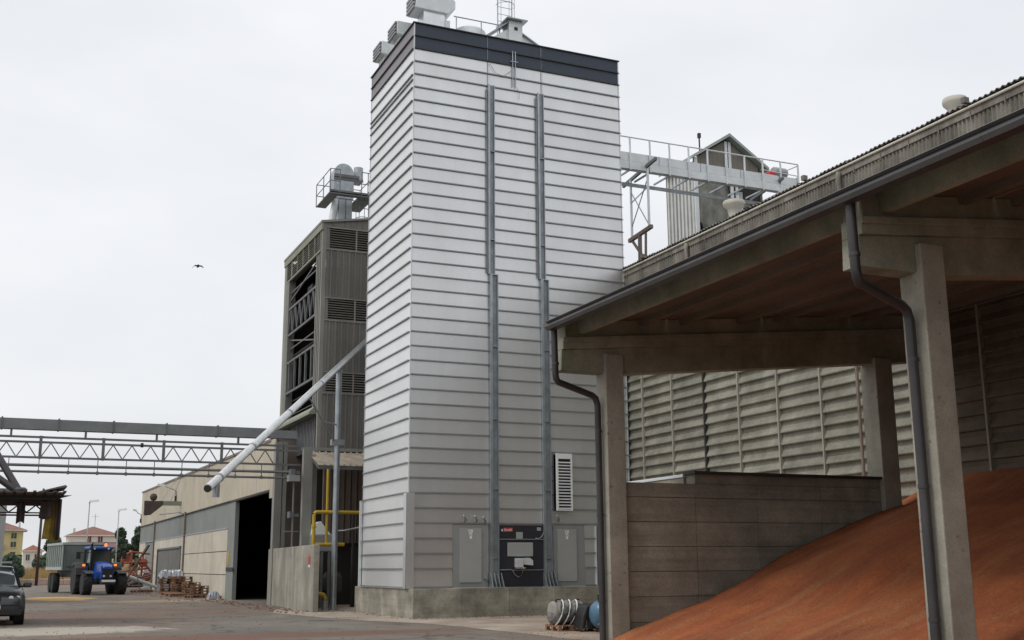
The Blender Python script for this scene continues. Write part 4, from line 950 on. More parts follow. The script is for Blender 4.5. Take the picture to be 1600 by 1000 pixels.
B(MB().box(WX-.02, WX+.0, 60.7, 61.1, 1.7, 2.4), 'door_sign', 'yellow', WH)
B(MB().box(WX-.03, WX+.18, 51.35, 61.4, 4.9, 5.0), 'door_track', 'dark_post', WH)
B(MB().box(WX+.3, 40, 102.5, 102.7, 0, 7.9).box(39.8, 40, 51.3, 102.5, 0, 7.9).box(WX+.3, 40, 51.3, 51.5, 0, 7.2).box(WX+.17, WX+.3, 61.5, 102.6, 0, 7.4), 'inner_walls', 'pinkish', WH)
B(MB().hexa([(WX+.1,51.3,7.2),(40,51.3,7.2),(40,102.7,7.86),(WX+.1,102.7,7.86),(WX+.1,51.3,7.27),(40,51.3,7.27),(40,102.7,7.93),(WX+.1,102.7,7.93)]), 'roof', 'fibre_roof', WH)
B(MB().box(10.80, 11.12, 50.0, 50.4, 0, 7.0).box(11.16, 11.32, 50.0, 50.4, 0, 7.0), 'end_column', 'oldclad_light', WH)
B(MB().box(10.86, 10.92, 50.42, 51.3, 4.6, 7.2), 'end_panel', 'beige', WH)
def wall_lamp(y, z, label, s=1):
    t = thing('wall_lamp', label, 'lamp', (WX, y, z), 0, 'bracket lamps on the warehouse wall')
    B(MB().tube([(WX-.02, y, z-.8), (WX-.06, y, z-.1), (WX-.3, y, z), (WX-.85*s, y, z+.22)], .035, 6), 'arm', 'lamp_grey', t, smooth=True)
    B(MB().hexa([(WX-1.35*s,y-.12,z+.22),(WX-.8*s,y-.1,z+.15),(WX-.8*s,y+.1,z+.15),(WX-1.35*s,y+.12,z+.22),(WX-1.3*s,y-.1,z+.36),(WX-.8*s,y-.08,z+.3),(WX-.8*s,y+.08,z+.3),(WX-1.3*s,y+.1,z+.36)]), 'head', 'lamp', t)
    B(MB().box(WX-.12, WX, y-.12, y+.12, z-.8, z-.45), 'mount', 'dark_post', t)
wall_lamp(81.5, 6.85, 'street style lamp on the warehouse wall above the gate and jib beam')
wall_lamp(102.3, 6.1, 'farther small bracket lamp at the far end of the warehouse wall', .55)
t = thing('jib_beam', 'rusty green brown jib beam sticking out of the warehouse wall with a dark ball on its end', 'beam', (WX, 79, 5.7))
B(MB().box(8.55, WX, 78.9, 79.15, 5.62, 5.9), 'beam', 'olive', t)
B(MB().prism([(8.55, 5.9), (8.55, 4.95), (8.95, 4.98), (9.7, 5.62), (9.7, 5.9)], 'y', 78.86, 79.2), 'bracket', 'tarp_brown', t)
B(MB().lathe([(.02, -.25), (.18, -.18), (.25, 0), (.18, .18), (.02, .25)], (9.1, 79, 6.15), n=12), 'pulley', 'tarp_brown', t, smooth=True)
B(MB().tube([(9.6, 79, 5.9), (WX, 79, 8.0)], .02, 5).tube([(10.2, 79, 5.9), (WX, 79, 7.7)], .02, 5), 'stay_cable', 'lamp_grey', t)
B(MB().tube([(WX-.05, 77.2, 5.0), (WX-.4, 77.2, 5.1), (WX-1.4, 78.6, 5.0)], .04, 6), 'side_arm', 'lamp_grey', t)

# ================================================================== SMALL OBJECTS
def pallet_mb(L=1.2, Wd=.8, H=.144):
    b = MB()
    for i in range(5): b.box(0, L, i*(Wd-.1)/4, i*(Wd-.1)/4+.1, H-.022, H)
    for i in range(3): b.box(i*(L-.14)/2, i*(L-.14)/2+.14, 0, Wd, H-.044, H-.022)
    for i in range(3):
        for j in range(3): b.box(i*(L-.14)/2, i*(L-.14)/2+.14, j*(Wd-.1)/2, j*(Wd-.1)/2+.1, .022, H-.044)
    for j in range(3): b.box(0, L, j*(Wd-.1)/2, j*(Wd-.1)/2+.1, 0, .022)
    return b
pm = pallet_mb().mesh('pallet')
ords = ['lowest', 'second lowest', 'third from bottom', 'fourth from bottom', 'fifth from bottom', 'sixth from bottom', 'seventh from bottom', 'eighth from bottom']
stacks = [(9.55, 76.0, 8, 'in the tall stack under silver sheeting by the warehouse gate'),
          (9.75, 72.5, 7, 'in the middle stack between silver topped stack and collapsed stack'),
          (9.95, 69.2, 5, 'in the low stack to the right of the middle pallet stack'),
          (10.0, 66.4, 4, 'in the collapsed stack nearest the open doorway')]
for (x, y, n, lab) in stacks:
    for k in range(n):
        o = obj('wooden_pallet', pm, 'wood', None, (x+random.uniform(-.07, .07), y+random.uniform(-.1, .1), .152*k+.006))
        o.rotation_euler.z = random.uniform(-.12, .12)+(math.pi/2 if k % 3 == 2 else 0)*0
        tag(o, ords[k]+' pallet '+lab, 'pallet', 'wooden pallets piled along the warehouse wall')
for (x, y, rz, rx, lab) in ((9.6, 64.2, .3, .0, 'loose wooden pallet lying flat in front of the collapsed stack'), (10.1, 62.6, -.4, .0, 'loose broken pallet nearest the doorway jamb'), (9.0, 67.8, .6, .12, 'tilted loose pallet leaning at the foot of the low stack'), (8.6, 80.5, .5, 0, 'loose pallet lying alone left of the silver topped stack')):
    o = obj('wooden_pallet', pm, 'wood', None, (x, y, .01)); o.rotation_euler = (rx, 0, rz); tag(o, lab, 'pallet', 'wooden pallets piled along the warehouse wall')
def crumple(x0, x1, y0, y1, z, h, n=14, seed=1, amp=.08, drop=.25):
    r = random.Random(seed); b = MB()
    for j in range(n+1):
        for i in range(n+1):
            u, v = i/n, j/n; e = min(u, 1-u, v, 1-v)
            zz = z+h*(1 if e > .12 else e/.12)+r.uniform(-amp, amp)-(drop if e < .02 else 0)
            b.v.append((x0+(x1-x0)*u+r.uniform(-.02, .02), y0+(y1-y0)*v+r.uniform(-.02, .02), zz))
    for j in range(n):
        for i in range(n): a = j*(n+1)+i; b.f.append((a, a+1, a+n+2, a+n+1))
    return b
o = B(crumple(9.4, 10.9, 75.9, 77.0, 1.25, .14, seed=4, amp=.09), 'silver_sheeting', 'sheet_silver'); tag(o, 'crumpled silver plastic sheeting on top of the tall pallet stack', 'sheeting')
o = B(crumple(10.1, 10.7, 61.6, 62.2, .05, .28, seed=8, amp=.07, drop=.1), 'rubbish_bag', 'sheet_silver'); tag(o, 'pale blue white rubbish bag at the foot of the warehouse wall', 'bag')
# wrapped bundle on a pallet, black cover, blue tank, near the shed column
px, py = 13.02, 27.0
o = obj('wooden_pallet', pm, 'wood', None, (px, py-.42, .006)); o.scale = (.62, 1, 1); tag(o, 'reddish wooden pallet under the strapped grey bundle near the shed column', 'pallet')
t = thing('wrapped_bundle', 'grey tarpaulin bundle tied with three white straps on a pallet near the shed column', 'bundle', (px+.5, py, .15))
b = MB(); n1, n2 = 26, 28; rr = random.Random(2)
for i in range(n1+1):
    u = i/n1; x = px+.0+.82*u
    for k in range(n2):
        a = 2*math.pi*k/n2
        r = (.285+.016*math.sin(u*22+2.5*a)+.014*math.sin(a*7-u*13)+.01*math.sin(a*11+u*31)+rr.uniform(-.012, .012))*(.7+.3*min(1, min(u, 1-u)*9))
        b.v.append((x+.07*math.sin(a), py-.02+r*1.1*math.cos(a), .45+r*1.02*math.sin(a)))
for i in range(n1):
    for k in range(n2): b.f.append((i*n2+k, i*n2+(k+1) % n2, (i+1)*n2+(k+1) % n2, (i+1)*n2+k))
b.f += [tuple(range(n2))[::-1], tuple(n1*n2+k for k in range(n2))]
B(b, 'tarpaulin', 'sheet_grey', t, smooth=True)
for sx in (.17, .40, .63):
    pts = []
    for k in range(13):
        a = math.pi*(.62+k/12*.75)
        pts.append((px+sx*.85+.10*math.sin(a)*1.1-.02, py-.02+.36*math.cos(a), .45+.34*math.sin(a)))
    B(MB().tube(pts, .017, 6), 'strap', 'strap', t, smooth=True)
b = MB().lathe([(.2, -.03), (.27, -.02), (.285, .02), (.27, .06), (.2, .08)], (px+.03, py, .45), 'x', 18)
B(b, 'end_roll', 'curtain_pale', t, smooth=True)
b = MB(); [b.tube([(px+.12+q, py, .72), (px+.15+q, py, .77), (px+.24+q, py, .76)], .022, 6) for q in (0, .55)]
B(b, 'knot', 'black', t, smooth=True)
t = thing('covered_machine', 'low machine under a black cover between the strapped bundle and the blue tank', 'machine', (14, 26.7, 0))
B(crumple(13.55, 14.05, 26.1, 27.3, .08, .58, n=12, seed=12, amp=.03, drop=.0), 'cover', 'black', t, smooth=True)
B(MB().prism([(13.42, .02), (14.05, .02), (14.02, .5), (13.9, .62), (13.6, .64), (13.5, .4)], 'y', 26.15, 27.2), 'body', 'black', t, bevel=.05)
B(MB().box(13.55, 13.72, 26.13, 26.149, .12, .15), 'label_strip', 'lamp_grey', t)
t = thing('air_tank', 'blue cylindrical air tank with hose cock half hidden behind the shed downpipe', 'tank', (14, 26, 0))
ty = 25.75
B(MB().lathe([(.02, 0), (.17, .015), (.27, .07), (.325, .16), (.335, .3), (.335, 1.1), (.27, 1.2), (.02, 1.27)], (13.52, ty, .44), 'x', 22), 'vessel', 'tank', t, smooth=True, auto=60)
B(MB().lathe([(.339, -.0), (.339, .012)], (13.7, ty, .44), 'x', 22), 'weld_band', 'tank', t)
B(MB().tube([(13.75, ty, .74), (13.75, ty, .95)], .03, 8).tube([(13.75, ty, .93), (13.85, ty-.02, .93)], .03, 8), 'valve', 'galv_bright', t)
B(MB().box(13.66, 13.70, ty-.1, ty-.06, .68, .92), 'handle', 'black', t)
B(MB().tube([(13.62, ty-.30, .25), (13.58, ty-.36, .22), (13.5, ty-.37, .22)], .02, 6).tube([(13.58, ty-.36, .28), (13.57, ty-.36, .1), (13.62, ty-.36, .03), (13.72, ty-.36, .03), (13.8, ty-.3, .12)], .014, 6), 'drain_cock', 'lamp_grey', t)
for q in (13.75, 14.4): B(MB().box(q, q+.05, ty-.25, ty+.25, 0, .16), 'foot', 'black', t)

# ------------------------------------------------------------------ car (seen from the front right)
def loft(secs, m, name, parent, smooth=True, auto=35, bevel=0, caps=True):
    n = len(secs[0][1]); b = MB()
    for y, ring in secs: b.v += [(x, y, z) for x, z in ring]
    for i in range(len(secs)-1):
        for k in range(n): b.f.append((i*n+k, (i+1)*n+k, (i+1)*n+(k+1) % n, i*n+(k+1) % n))
    if caps: b.f += [tuple(range(n)), tuple((len(secs)-1)*n+k for k in range(n))[::-1]]
    return B(b, name, m, parent, local=True, smooth=smooth, auto=auto, bevel=bevel)
def ring(w, zb, zt, crown=.04, wt=.86):
    half = [(w*.86, zb), (w*.98, zb+.12), (w, (zb+zt)*.5), (w*.985, zt-.12), (w*.94, zt-.03), (w*wt, zt)]
    return half+[(w*wt*.5, zt+crown*.8), (0, zt+crown), (-w*wt*.5, zt+crown*.8)]+[(-x, z) for x, z in half[::-1]]
def wheel(parent, x, y, r, wd, rim_m='rim', rimr=.62, lugs=0, name='wheel'):
    s = 1 if x > 0 else -1
    h = wd/2
    t = B(MB().lathe([(r*.62, -h), (r*.93, -h), (r, -h*.7), (r, h*.7), (r*.93, h), (r*.62, h)], (x, y, r), 'x', 28), name, 'tyre', parent, local=True, smooth=True, auto=35)
    B(MB().lathe([(r*rimr, -h*.6), (r*rimr, h*.6), (r*rimr*.85, h*.5*1), (r*.2, h*.62), (.02, h*.62)], (x, y, r), 'x', 20) if s > 0 else MB().lathe([(.02, -h*.62), (r*.2, -h*.62), (r*rimr*.85, -h*.5), (r*rimr, -h*.6), (r*rimr, h*.6)], (x, y, r), 'x', 20), 'rim', rim_m, t, local=True, smooth=True, auto=40)
    if lugs:
        b = MB()
        for k in range(lugs):
            for sg in (-1, 1):
                a = 2*math.pi*(k+(.5 if sg > 0 else 0))/lugs
                c0 = Vector((x, y+r*.99*math.cos(a), r+r*.99*math.sin(a))); a2 = a+.22
                c1 = Vector((x+sg*h*.92, y+r*.99*math.cos(a2), r+r*.99*math.sin(a2)))
                b.bar(c0, c1, .05, .07)
        B(b, 'tread', 'tyre', t, local=True)
    return t
cz = math.radians(1.5)
t = thing('parked_car', 'dark grey estate car facing the camera at the left edge of the yard', 'car', (-.13, 39.5, 0), cz)
secs = [(-2.33, ring(.62, .42, .72, .02)), (-2.28, ring(.78, .34, .80, .03)), (-2.12, ring(.89, .27, .90, .04)), (-1.75, ring(.93, .25, .99, .05, .84)), (-1.3, ring(.935, .25, 1.04, .06, .84)),
        (-.95, ring(.935, .25, 1.08, .05)), (-.2, ring(.935, .25, 1.09, .02)), (1.0, ring(.935, .25, 1.10, .02)), (2.0, ring(.92, .27, 1.10, .02)), (2.28, ring(.86, .34, 1.05, .02)), (2.33, ring(.76, .42, .95, .02))]
loft(secs, 'car_paint', 'body', t)
def gring(wb, zb, wt, zt): return [(wb, zb), (wb*.99, zb+.05), (wt+.03, zt-.06), (wt*.93, zt), (0, zt+.035), (-wt*.93, zt), (-wt-.03, zt-.06), (-wb*.99, zb+.05), (-wb, zb)]
loft([(-1.02, gring(.76, 1.06, .74, 1.14)), (-.62, gring(.83, 1.07, .68, 1.40)), (-.28, gring(.86, 1.08, .63, 1.60)), (.2, gring(.87, 1.09, .62, 1.655)), (1.2, gring(.86, 1.09, .61, 1.65)), (1.85, gring(.84, 1.09, .62, 1.52)), (2.22, gring(.82, 1.09, .74, 1.16))], 'car_glass', 'windows', t)
loft([(-.25, [(.60, 1.63), (.56, 1.675), (0, 1.70), (-.56, 1.675), (-.60, 1.63)]), (.3, [(.62, 1.66), (.57, 1.70), (0, 1.725), (-.57, 1.70), (-.62, 1.66)]), (1.7, [(.60, 1.64), (.56, 1.68), (0, 1.70), (-.56, 1.68), (-.60, 1.64)]), (2.0, [(.6, 1.5), (.5, 1.56), (0, 1.58), (-.5, 1.56), (-.6, 1.5)])], 'car_paint', 'roof', t)
for s in (-1, 1):
    B(MB().bar((s*.80, -1.0, 1.09), (s*.63, -.22, 1.665), .06, .05), 'pillar', 'car_paint', t, local=True)
    B(MB().bar((s*.86, .35, 1.1), (s*.62, .3, 1.66), .07, .05), 'pillar', 'black', t, local=True)
    B(MB().tube([(s*.60, -.05, 1.70), (s*.60, .1, 1.765), (s*.60, 1.4, 1.765), (s*.60, 1.6, 1.70)], .02, 6), 'roof_rail', 'black', t, local=True)
    m_ = B(MB().box(s*.9 if s > 0 else -1.06-.08, s*.9+.24 if s > 0 else -.9, -.78, -.62, 1.06, 1.22), 'mirror', 'car_paint', t, local=True, bevel=.045)
    B(MB().bar((s*.84, -.68, 1.08), (s*.95, -.7, 1.1), .05), 'mirror_foot', 'black', m_, local=True)
    h_ = B(MB().hexa([(s*.42,-2.30,.70),(s*.86,-2.12,.70),(s*.88,-1.95,.72),(s*.42,-2.1,.72),(s*.42,-2.27,.84),(s*.85,-2.08,.87),(s*.87,-1.92,.88),(s*.42,-2.1,.86)]), 'headlight', 'glass', t, local=True)
    for (hx, hy) in ((.53, -2.27), (.71, -2.21)):
        B(MB().lathe([(.05, -.03), (.072, -.02), (.072, .02)], (s*hx, hy, .775), 'y', 14), 'lens', 'lamp', h_, local=True)
    B(MB().lathe([(.03, -.02), (.045, .0), (.045, .03)], (s*.62, -2.27, .50), 'y', 12), 'fog_lamp', 'lamp', t, local=True)
    g_ = B(MB().box(s*.04 if s > 0 else -.26, .26 if s > 0 else -.04, -2.345, -2.25, .66, .85), 'grille', 'black', t, local=True, bevel=.03)
    wheel(t, s*.80, -1.42, .37, .26); wheel(t, s*.80, 1.42, .37, .26)
    for yy in (-1.42, 1.42):
        B(MB().lathe([(.43, -.03), (.43, .03)], (s*.915, yy, .40), 'x', 24), 'wheel_arch', 'black', t, local=True)
B(MB().box(-.85, .85, -2.345, -2.2, .30, .46).box(-.8, .8, -2.36, -2.25, .56, .60), 'bumper', 'black', t, local=True, bevel=.02)
B(MB().box(-.26, .26, -2.375, -2.35, .47, .58), 'number_plate', 'white', t, local=True)
B(MB().bar((-.62, -1.02, 1.13), (.05, -1.0, 1.145), .02).bar((0, -1.02, 1.14), (.6, -1.0, 1.14), .02), 'wiper', 'black', t, local=True)

# ------------------------------------------------------------------ tractor and trailer
tz = math.radians(7)
T2 = thing('tractor', 'blue tractor facing the camera with orange beacon on its cab roof', 'tractor', (5.9, 77.2, 0), tz)
def LB(mb, name, m, p=None, **k): return B(mb, name, m, p or T2, local=True, **k)
LB(MB().box(-.36, .36, -2.2, 1.4, .75, 1.1).box(-.5, .5, .9, 1.6, .6, 1.2).box(-.9, .9, -1.15, -.95, .6, .8), 'chassis', 'chassis')
hood = [(-2.35, [(.30, .98), (.33, 1.35), (.28, 1.62), (.12, 1.68), (-.12, 1.68), (-.28, 1.62), (-.33, 1.35), (-.30, .98)]),
        (-2.1, [(.38, .95), (.41, 1.4), (.34, 1.76), (.14, 1.82), (-.14, 1.82), (-.34, 1.76), (-.41, 1.4), (-.38, .95)]),
        (-.4, [(.42, .95), (.46, 1.5), (.40, 1.92), (.16, 2.0), (-.16, 2.0), (-.40, 1.92), (-.46, 1.5), (-.42, .95)])]
loft(hood, 'tr_blue', 'hood', T2, auto=50)
LB(MB().box(-.29, .29, -2.39, -2.3, 1.0, 1.42), 'grille', 'black')
LB(MB().box(-.33, .33, -2.40, -2.36, 1.44, 1.56), 'headlight_band', 'black')
for s in (-1, 1):
    LB(MB().lathe([(.06, -.02), (.07, .02)], (s*.2, -2.40, 1.12), 'y', 10), 'headlight', 'lamp'); LB(MB().box(s*.33-.02, s*.33+.02, -2.3, -.5, 1.2, 1.75), 'side_grille', 'black')
LB(MB().box(-.42, .42, -2.75, -2.35, .62, .92).box(-.36, .36, -2.8, -2.75, .68, .86), 'front_weight', 'chassis', bevel=.03)
LB(MB().box(-.4, .4, -2.815, -2.802, .78, .9), 'number_plate', 'white')
LB(MB().hexa([(-.62,-.35,1.15),(.62,-.35,1.15),(.75,1.35,1.15),(-.75,1.35,1.15),(-.60,-.1,2.72),(.60,-.1,2.72),(.68,1.25,2.72),(-.68,1.25,2.72)]), 'cab_glass', 'glass')
LB(MB().box(-.74, .74, -.22, 1.42, 2.72, 2.92), 'cab_roof', 'tr_blue', bevel=.07)
LB(MB().hexa([(-.66,-.40,1.1),(.66,-.40,1.1),(.79,1.4,1.1),(-.79,1.4,1.1),(-.64,-.38,1.35),(.64,-.38,1.35),(.77,1.38,1.35),(-.77,1.38,1.35)]), 'cab_base', 'tr_blue')
for s in (-1, 1):
    LB(MB().bar((s*.63, -.37, 1.2), (s*.60, -.12, 2.74), .07), 'cab_pillar', 'chassis'); LB(MB().bar((s*.77, 1.3, 1.2), (s*.69, 1.2, 2.74), .08), 'cab_pillar', 'chassis')
    LB(MB().lathe([(.05, -.02), (.06, .02)], (s*.42, -.25, 2.78), 'y', 8), 'work_light', 'lamp')
    f_ = LB(MB().prism([(.1, 1.2), (.2, 1.62), (.6, 1.9), (1.2, 1.95), (1.7, 1.75), (1.7, 1.62), (1.2, 1.8), (.65, 1.76), (.32, 1.5), (.25, 1.2)], 'x', s*.75 if s > 0 else -1.38, 1.38 if s > 0 else -.75), 'fender', 'chassis')
    LB(MB().box(s*.78-.06, s*.78+.06, -.05, .12, 1.15, 1.75), 'fender_panel', 'tr_blue')
    LB(MB().box(s*.95-.08, s*.95+.08, .02, .1, 1.72, 1.84), 'indicator', 'amber')
    m_ = LB(MB().tube([(s*.66, -.2, 2.55), (s*1.35, -.3, 2.55)], .025, 6), 'mirror_arm', 'black')
    LB(MB().box(s*1.38-.13, s*1.38+.13, -.36, -.28, 2.16, 2.6), 'mirror', 'black', m_, bevel=.03)
    LB(MB().prism([(-2.0, 1.28), (-1.75, 1.42), (-1.2, 1.45), (-.85, 1.25), (-.87, 1.2), (-1.22, 1.39), (-1.75, 1.36), (-1.97, 1.24)], 'x', s*.70 if s > 0 else -1.22, 1.22 if s > 0 else -.70), 'front_fender', 'chassis')
    wheel(T2, s*1.02, -1.4, .66, .52, 'rim', .5, 14)
    wheel(T2, s*1.06, 1.05, .88, .60, 'rim', .55, 16)
LB(MB().tube([(-.60, -.5, 1.2), (-.62, -.45, 2.6), (-.62, -.4, 3.05), (-.56, -.45, 3.15)], .06, 8), 'exhaust', 'black', smooth=True)
LB(MB().lathe([(.08, 0), (.08, .14), (.04, .18)], (.33, .2, 2.93), n=10), 'beacon', 'amber')
LB(MB().box(-.22, .22, .3, .75, 1.35, 2.35).lathe([(.1, 2.2), (.13, 2.35), (.1, 2.5)], (0, .5, 0), n=10), 'seat', 'black')
rz2 = math.radians(7)
t = thing('farm_trailer', 'grey ribbed tipping trailer hitched behind the blue tractor', 'trailer', (4.72, 83.6, 0), rz2)
def LT(mb, name, m, p=None, **k): return B(mb, name, m, p or t, local=True, **k)
LT(MB().box(-1.2, 1.2, -3.6, 3.6, 1.35, 1.45).box(-1.2, -1.14, -3.6, 3.6, 1.45, 2.92).box(1.14, 1.2, -3.6, 3.6, 1.45, 2.92).box(-1.2, 1.2, 3.54, 3.6, 1.45, 2.92).box(-1.2, 1.2, -3.6, -3.54, 1.45, 2.92), 'hopper', 'trailer_grey')
for k in range(9):
    y = -3.55+k*.87
    LT(MB().box(-1.27, -1.2, y, y+.14, 1.5, 2.9), 'side_rib', 'trailer_light'); LT(MB().box(1.2, 1.27, y, y+.14, 1.5, 2.9), 'side_rib', 'trailer_light')
LT(MB().box(-1.29, -1.2, -3.65, 3.65, 2.86, 3.0).box(1.2, 1.29, -3.65, 3.65, 2.86, 3.0).box(-1.29, 1.29, -3.69, -3.6, 2.86, 3.0).box(-1.29, -1.2, -3.65, 3.65, 1.38, 1.55), 'top_rim', 'trailer_light')
LT(MB().box(-.55, .55, -4.2, 3.5, .95, 1.35), 'frame', 'chassis'); LT(MB().bar((0, -3.6, 1.0), (0, -5.2, .75), .16), 'drawbar', 'chassis')
LT(MB().box(-1.0, 1.0, -3.72, -3.7, 1.6, 2.8), 'front_panel', 'trailer_grey')
LT(MB().prism([(3.6, 1.6), (4.2, 2.2), (3.7, 2.9)], 'x', -1.2, 1.2), 'tailgate', 'roof_tile_red')
for s in (-1, 1):
    for y in (.8, 2.2): wheel(t, s*.98, y, .60, .42, 'rim', .5)

t.scale = (1, .82, 1.08)
# ------------------------------------------------------------------ old open canopy at the left edge
t = thing('yard_canopy', 'old dark corrugated canopy roof with ragged edge at the left edge above the car', 'canopy', (-2, 38, 0))
for k in range(13):
    x = 1.72-.55*(k+1)
    b = MB()
    for q in range(2): b.box(x+q*.275, x+q*.275+.2, 36.5, 41, 3.80-.004*k, 3.83-.004*k).box(x+q*.275+.19, x+q*.275+.275, 36.5, 41, 3.83-.004*k, 3.87-.004*k)
    B(b, 'roof_sheet', 'tarp_brown', t)
B(MB().hexa([(.95,37,3.84),(1.75,36.9,4.02),(1.75,39,4.02),(.95,39,3.84),(.95,37,3.87),(1.7,36.9,4.07),(1.7,39,4.07),(.95,39,3.87)]), 'lifted_sheet', 'fibre_roof', t)
B(MB().prism([(1.95,3.82),(1.6,3.72),(-6,3.62),(-6,3.82)], 'y', 37.9, 38.0), 'edge_board', 'dark_post', t)
B(MB().prism([(1.62, 3.75), (1.6, 3.52), (1.25, 3.45), (-6, 3.25), (-6, 3.75)], 'y', 38.4, 38.44).v and MB().box(-6, 1.6, 38.2, 38.3, 3.5, 3.7), 'beam', 'tarp_brown', t)
B(MB().box(-6, 1.3, 38.2, 38.26, 3.27, 3.31), 'lattice_chord', 'tarp_brown', t)
for k in range(14): B(MB().bar((1.2-.5*k, 38.23, 3.3), (.95-.5*k, 38.23, 3.52), .04).bar((.95-.5*k, 38.23, 3.52), (.7-.5*k, 38.23, 3.3), .04), 'lattice_bar', 'tarp_brown', t)
B(MB().box(-6, 1.35, 40.4, 40.46, 3.28, 3.33), 'lattice_chord', 'tarp_brown', t)
for x in (-1.6, -5.4):
    for y in (37.0, 40.6): B(MB().box(x-.08, x+.08, y-.08, y+.08, 0, 3.8), 'post', 'dark_post', t)
def cloth(x0, x1, y, z0, z1, m, label, flare=0, seed=0):
    b = MB(); n, k = 12, 8; r = random.Random(seed)
    for i in range(n+1):
        for j in range(k+1):
            u, v = i/n, j/k
            xx = x0+(x1-x0)*u+(u-.5)*flare*(1-v)-(1-v)*flare*.3
            b.v.append((xx, y+.05*math.sin(u*11+seed+v)+r.uniform(-.008, .008), z0+(z1-z0)*v+(.04*math.sin(u*5+seed) if j == 0 else 0)))
    for i in range(n):
        for j in range(k): a = i*(k+1)+j; b.f.append((a, a+k+1, a+k+2, a+1))
    o = B(b, 'hanging_tarpaulin', m, smooth=True); md = o.modifiers.new('thick', 'SOLIDIFY'); md.thickness = .015
    tag(o, label, 'tarpaulin', 'tarpaulins hanging from the old canopy')
cloth(1.27, 1.66, 38.0, 2.46, 3.68, 'tarp_yellow', 'long mustard yellow tarpaulin hanging from the canopy end', .12, 1)
cloth(1.50, 1.68, 37.9, 2.5, 3.7, 'tarp_brown', 'narrow brown tarpaulin strip hanging at the outer edge of the yellow one', .0, 2)
cloth(1.08, 1.42, 37.85, 3.12, 3.66, 'tarp_brown', 'short bunched brown tarpaulin above the left of the yellow one', .05, 3)
cloth(.43, .64, 38, 2.98, 3.6, 'tarp_brown', 'small square brown flap hanging from the middle of the canopy', 0, 5)
t = thing('grain_chute', 'pair of dark mauve chute pipes running down onto the canopy roof at left edge', 'chute', (.5, 38.3, 3.8))
B(MB().tube([(-.55, 39, 5.55), (.42, 38.4, 3.98)], .11, 10), 'pipe', 'pipe_dark', t); B(MB().tube([(-1.4, 38.6, 5.2), (.38, 38.4, 3.95)], .11, 10), 'pipe', 'pipe_dark', t)
B(MB().lathe([(.12, .0), (.2, .05), (.2, .16), (.14, .22)], (.48, 38.4, 3.84), n=12), 'socket', 'pipe_dark', t)

# ------------------------------------------------------------------ farm junk near the end of the warehouse
t = thing('hay_tedder', 'orange red folded farm implement standing at the far end of the warehouse', 'implement', (8.6, 93, 0))
rj = random.Random(5)
fr_ = [((7.6, 92.5, 1.0), (7.8, 92.5, 3.0)), ((7.8, 92.5, 3.0), (8.6, 93, 3.4)), ((8.6, 93, 3.4), (10.2, 93.4, 3.2)), ((7.6, 92.4, 1.6), (10.2, 93, 1.9)), ((8.4, 92.6, .9), (8.6, 92.6, 3.3)), ((9.5, 93, .6), (9.6, 93, 3.1)), ((9.6, 93, 2.6), (10.4, 93, 1.5)), ((7.9, 92.4, 2.4), (10.0, 92.9, 2.5)), ((8.6, 92.5, 1.2), (9.5, 92.8, 2.2)), ((8.0, 92.5, 1.0), (8.9, 92.8, .5))]
for a, c in fr_: B(MB().tube([a, c], .09, 7), 'frame_tube', 'orange', t)
for (x, z) in ((8.1, 1.0), (9.1, .95), (10.0, 1.1), (9.6, 2.4), (8.3, 2.7)):
    b = MB().lathe([(.3, -.03), (.42, .0), (.3, .03)], (x, 92.9, z), 'y', 12)
    for k in range(6): a = k*math.pi/3; b.tube([(x, 92.9, z), (x+.75*math.cos(a), 92.8, z+.6*math.sin(a))], .03, 5)
    B(b, 'rotor', 'orange', t)
B(MB().box(7.9, 9.8, 93.4, 94.2, .15, 1.0), 'dark_pile', 'tarp_brown', t, bevel=.1)
for k in range(8): B(MB().bar((rj.uniform(7.5, 9), 92.2, rj.uniform(.2, 1.2)), (rj.uniform(9, 10.6), 92.6, rj.uniform(.2, 1.4)), .06), 'loose_rod', 'lamp_grey', t)
t = thing('auger_tube', 'rusty dark auger tube leaning up towards the warehouse behind the tractor', 'auger', (7.5, 76, 0))
B(MB().tube([(7.1, 76, .35), (8.75, 77.5, 2.95)], .065, 8), 'tube', 'tarp_brown', t); B(MB().tube([(8.45, 77.2, 2.45), (8.8, 77.55, 3.0)], .10, 8), 'head', 'pipe_dark', t)
B(MB().bar((8.0, 76.8, 1.6), (8.4, 76.6, 0), .05).bar((7.1, 76, .4), (6.9, 75.9, 0), .08), 'support', 'truss', t)
t = thing('white_pipe', 'pale pipe lying slanted against the foot of the warehouse wall', 'pipe', (9, 86, 0))
B(MB().tube([(7.8, 86, 1.3), (10.5, 86.5, .25)], .12, 8), 'pipe', 'galv_white', t); B(MB().box(7.7, 8.2, 85.8, 86.2, 0, 1.2), 'trestle', 'truss', t)

for o in (bpy.data.objects['hay_tedder'],): o.location.x += .75; o.scale = (.85, .85, .82)
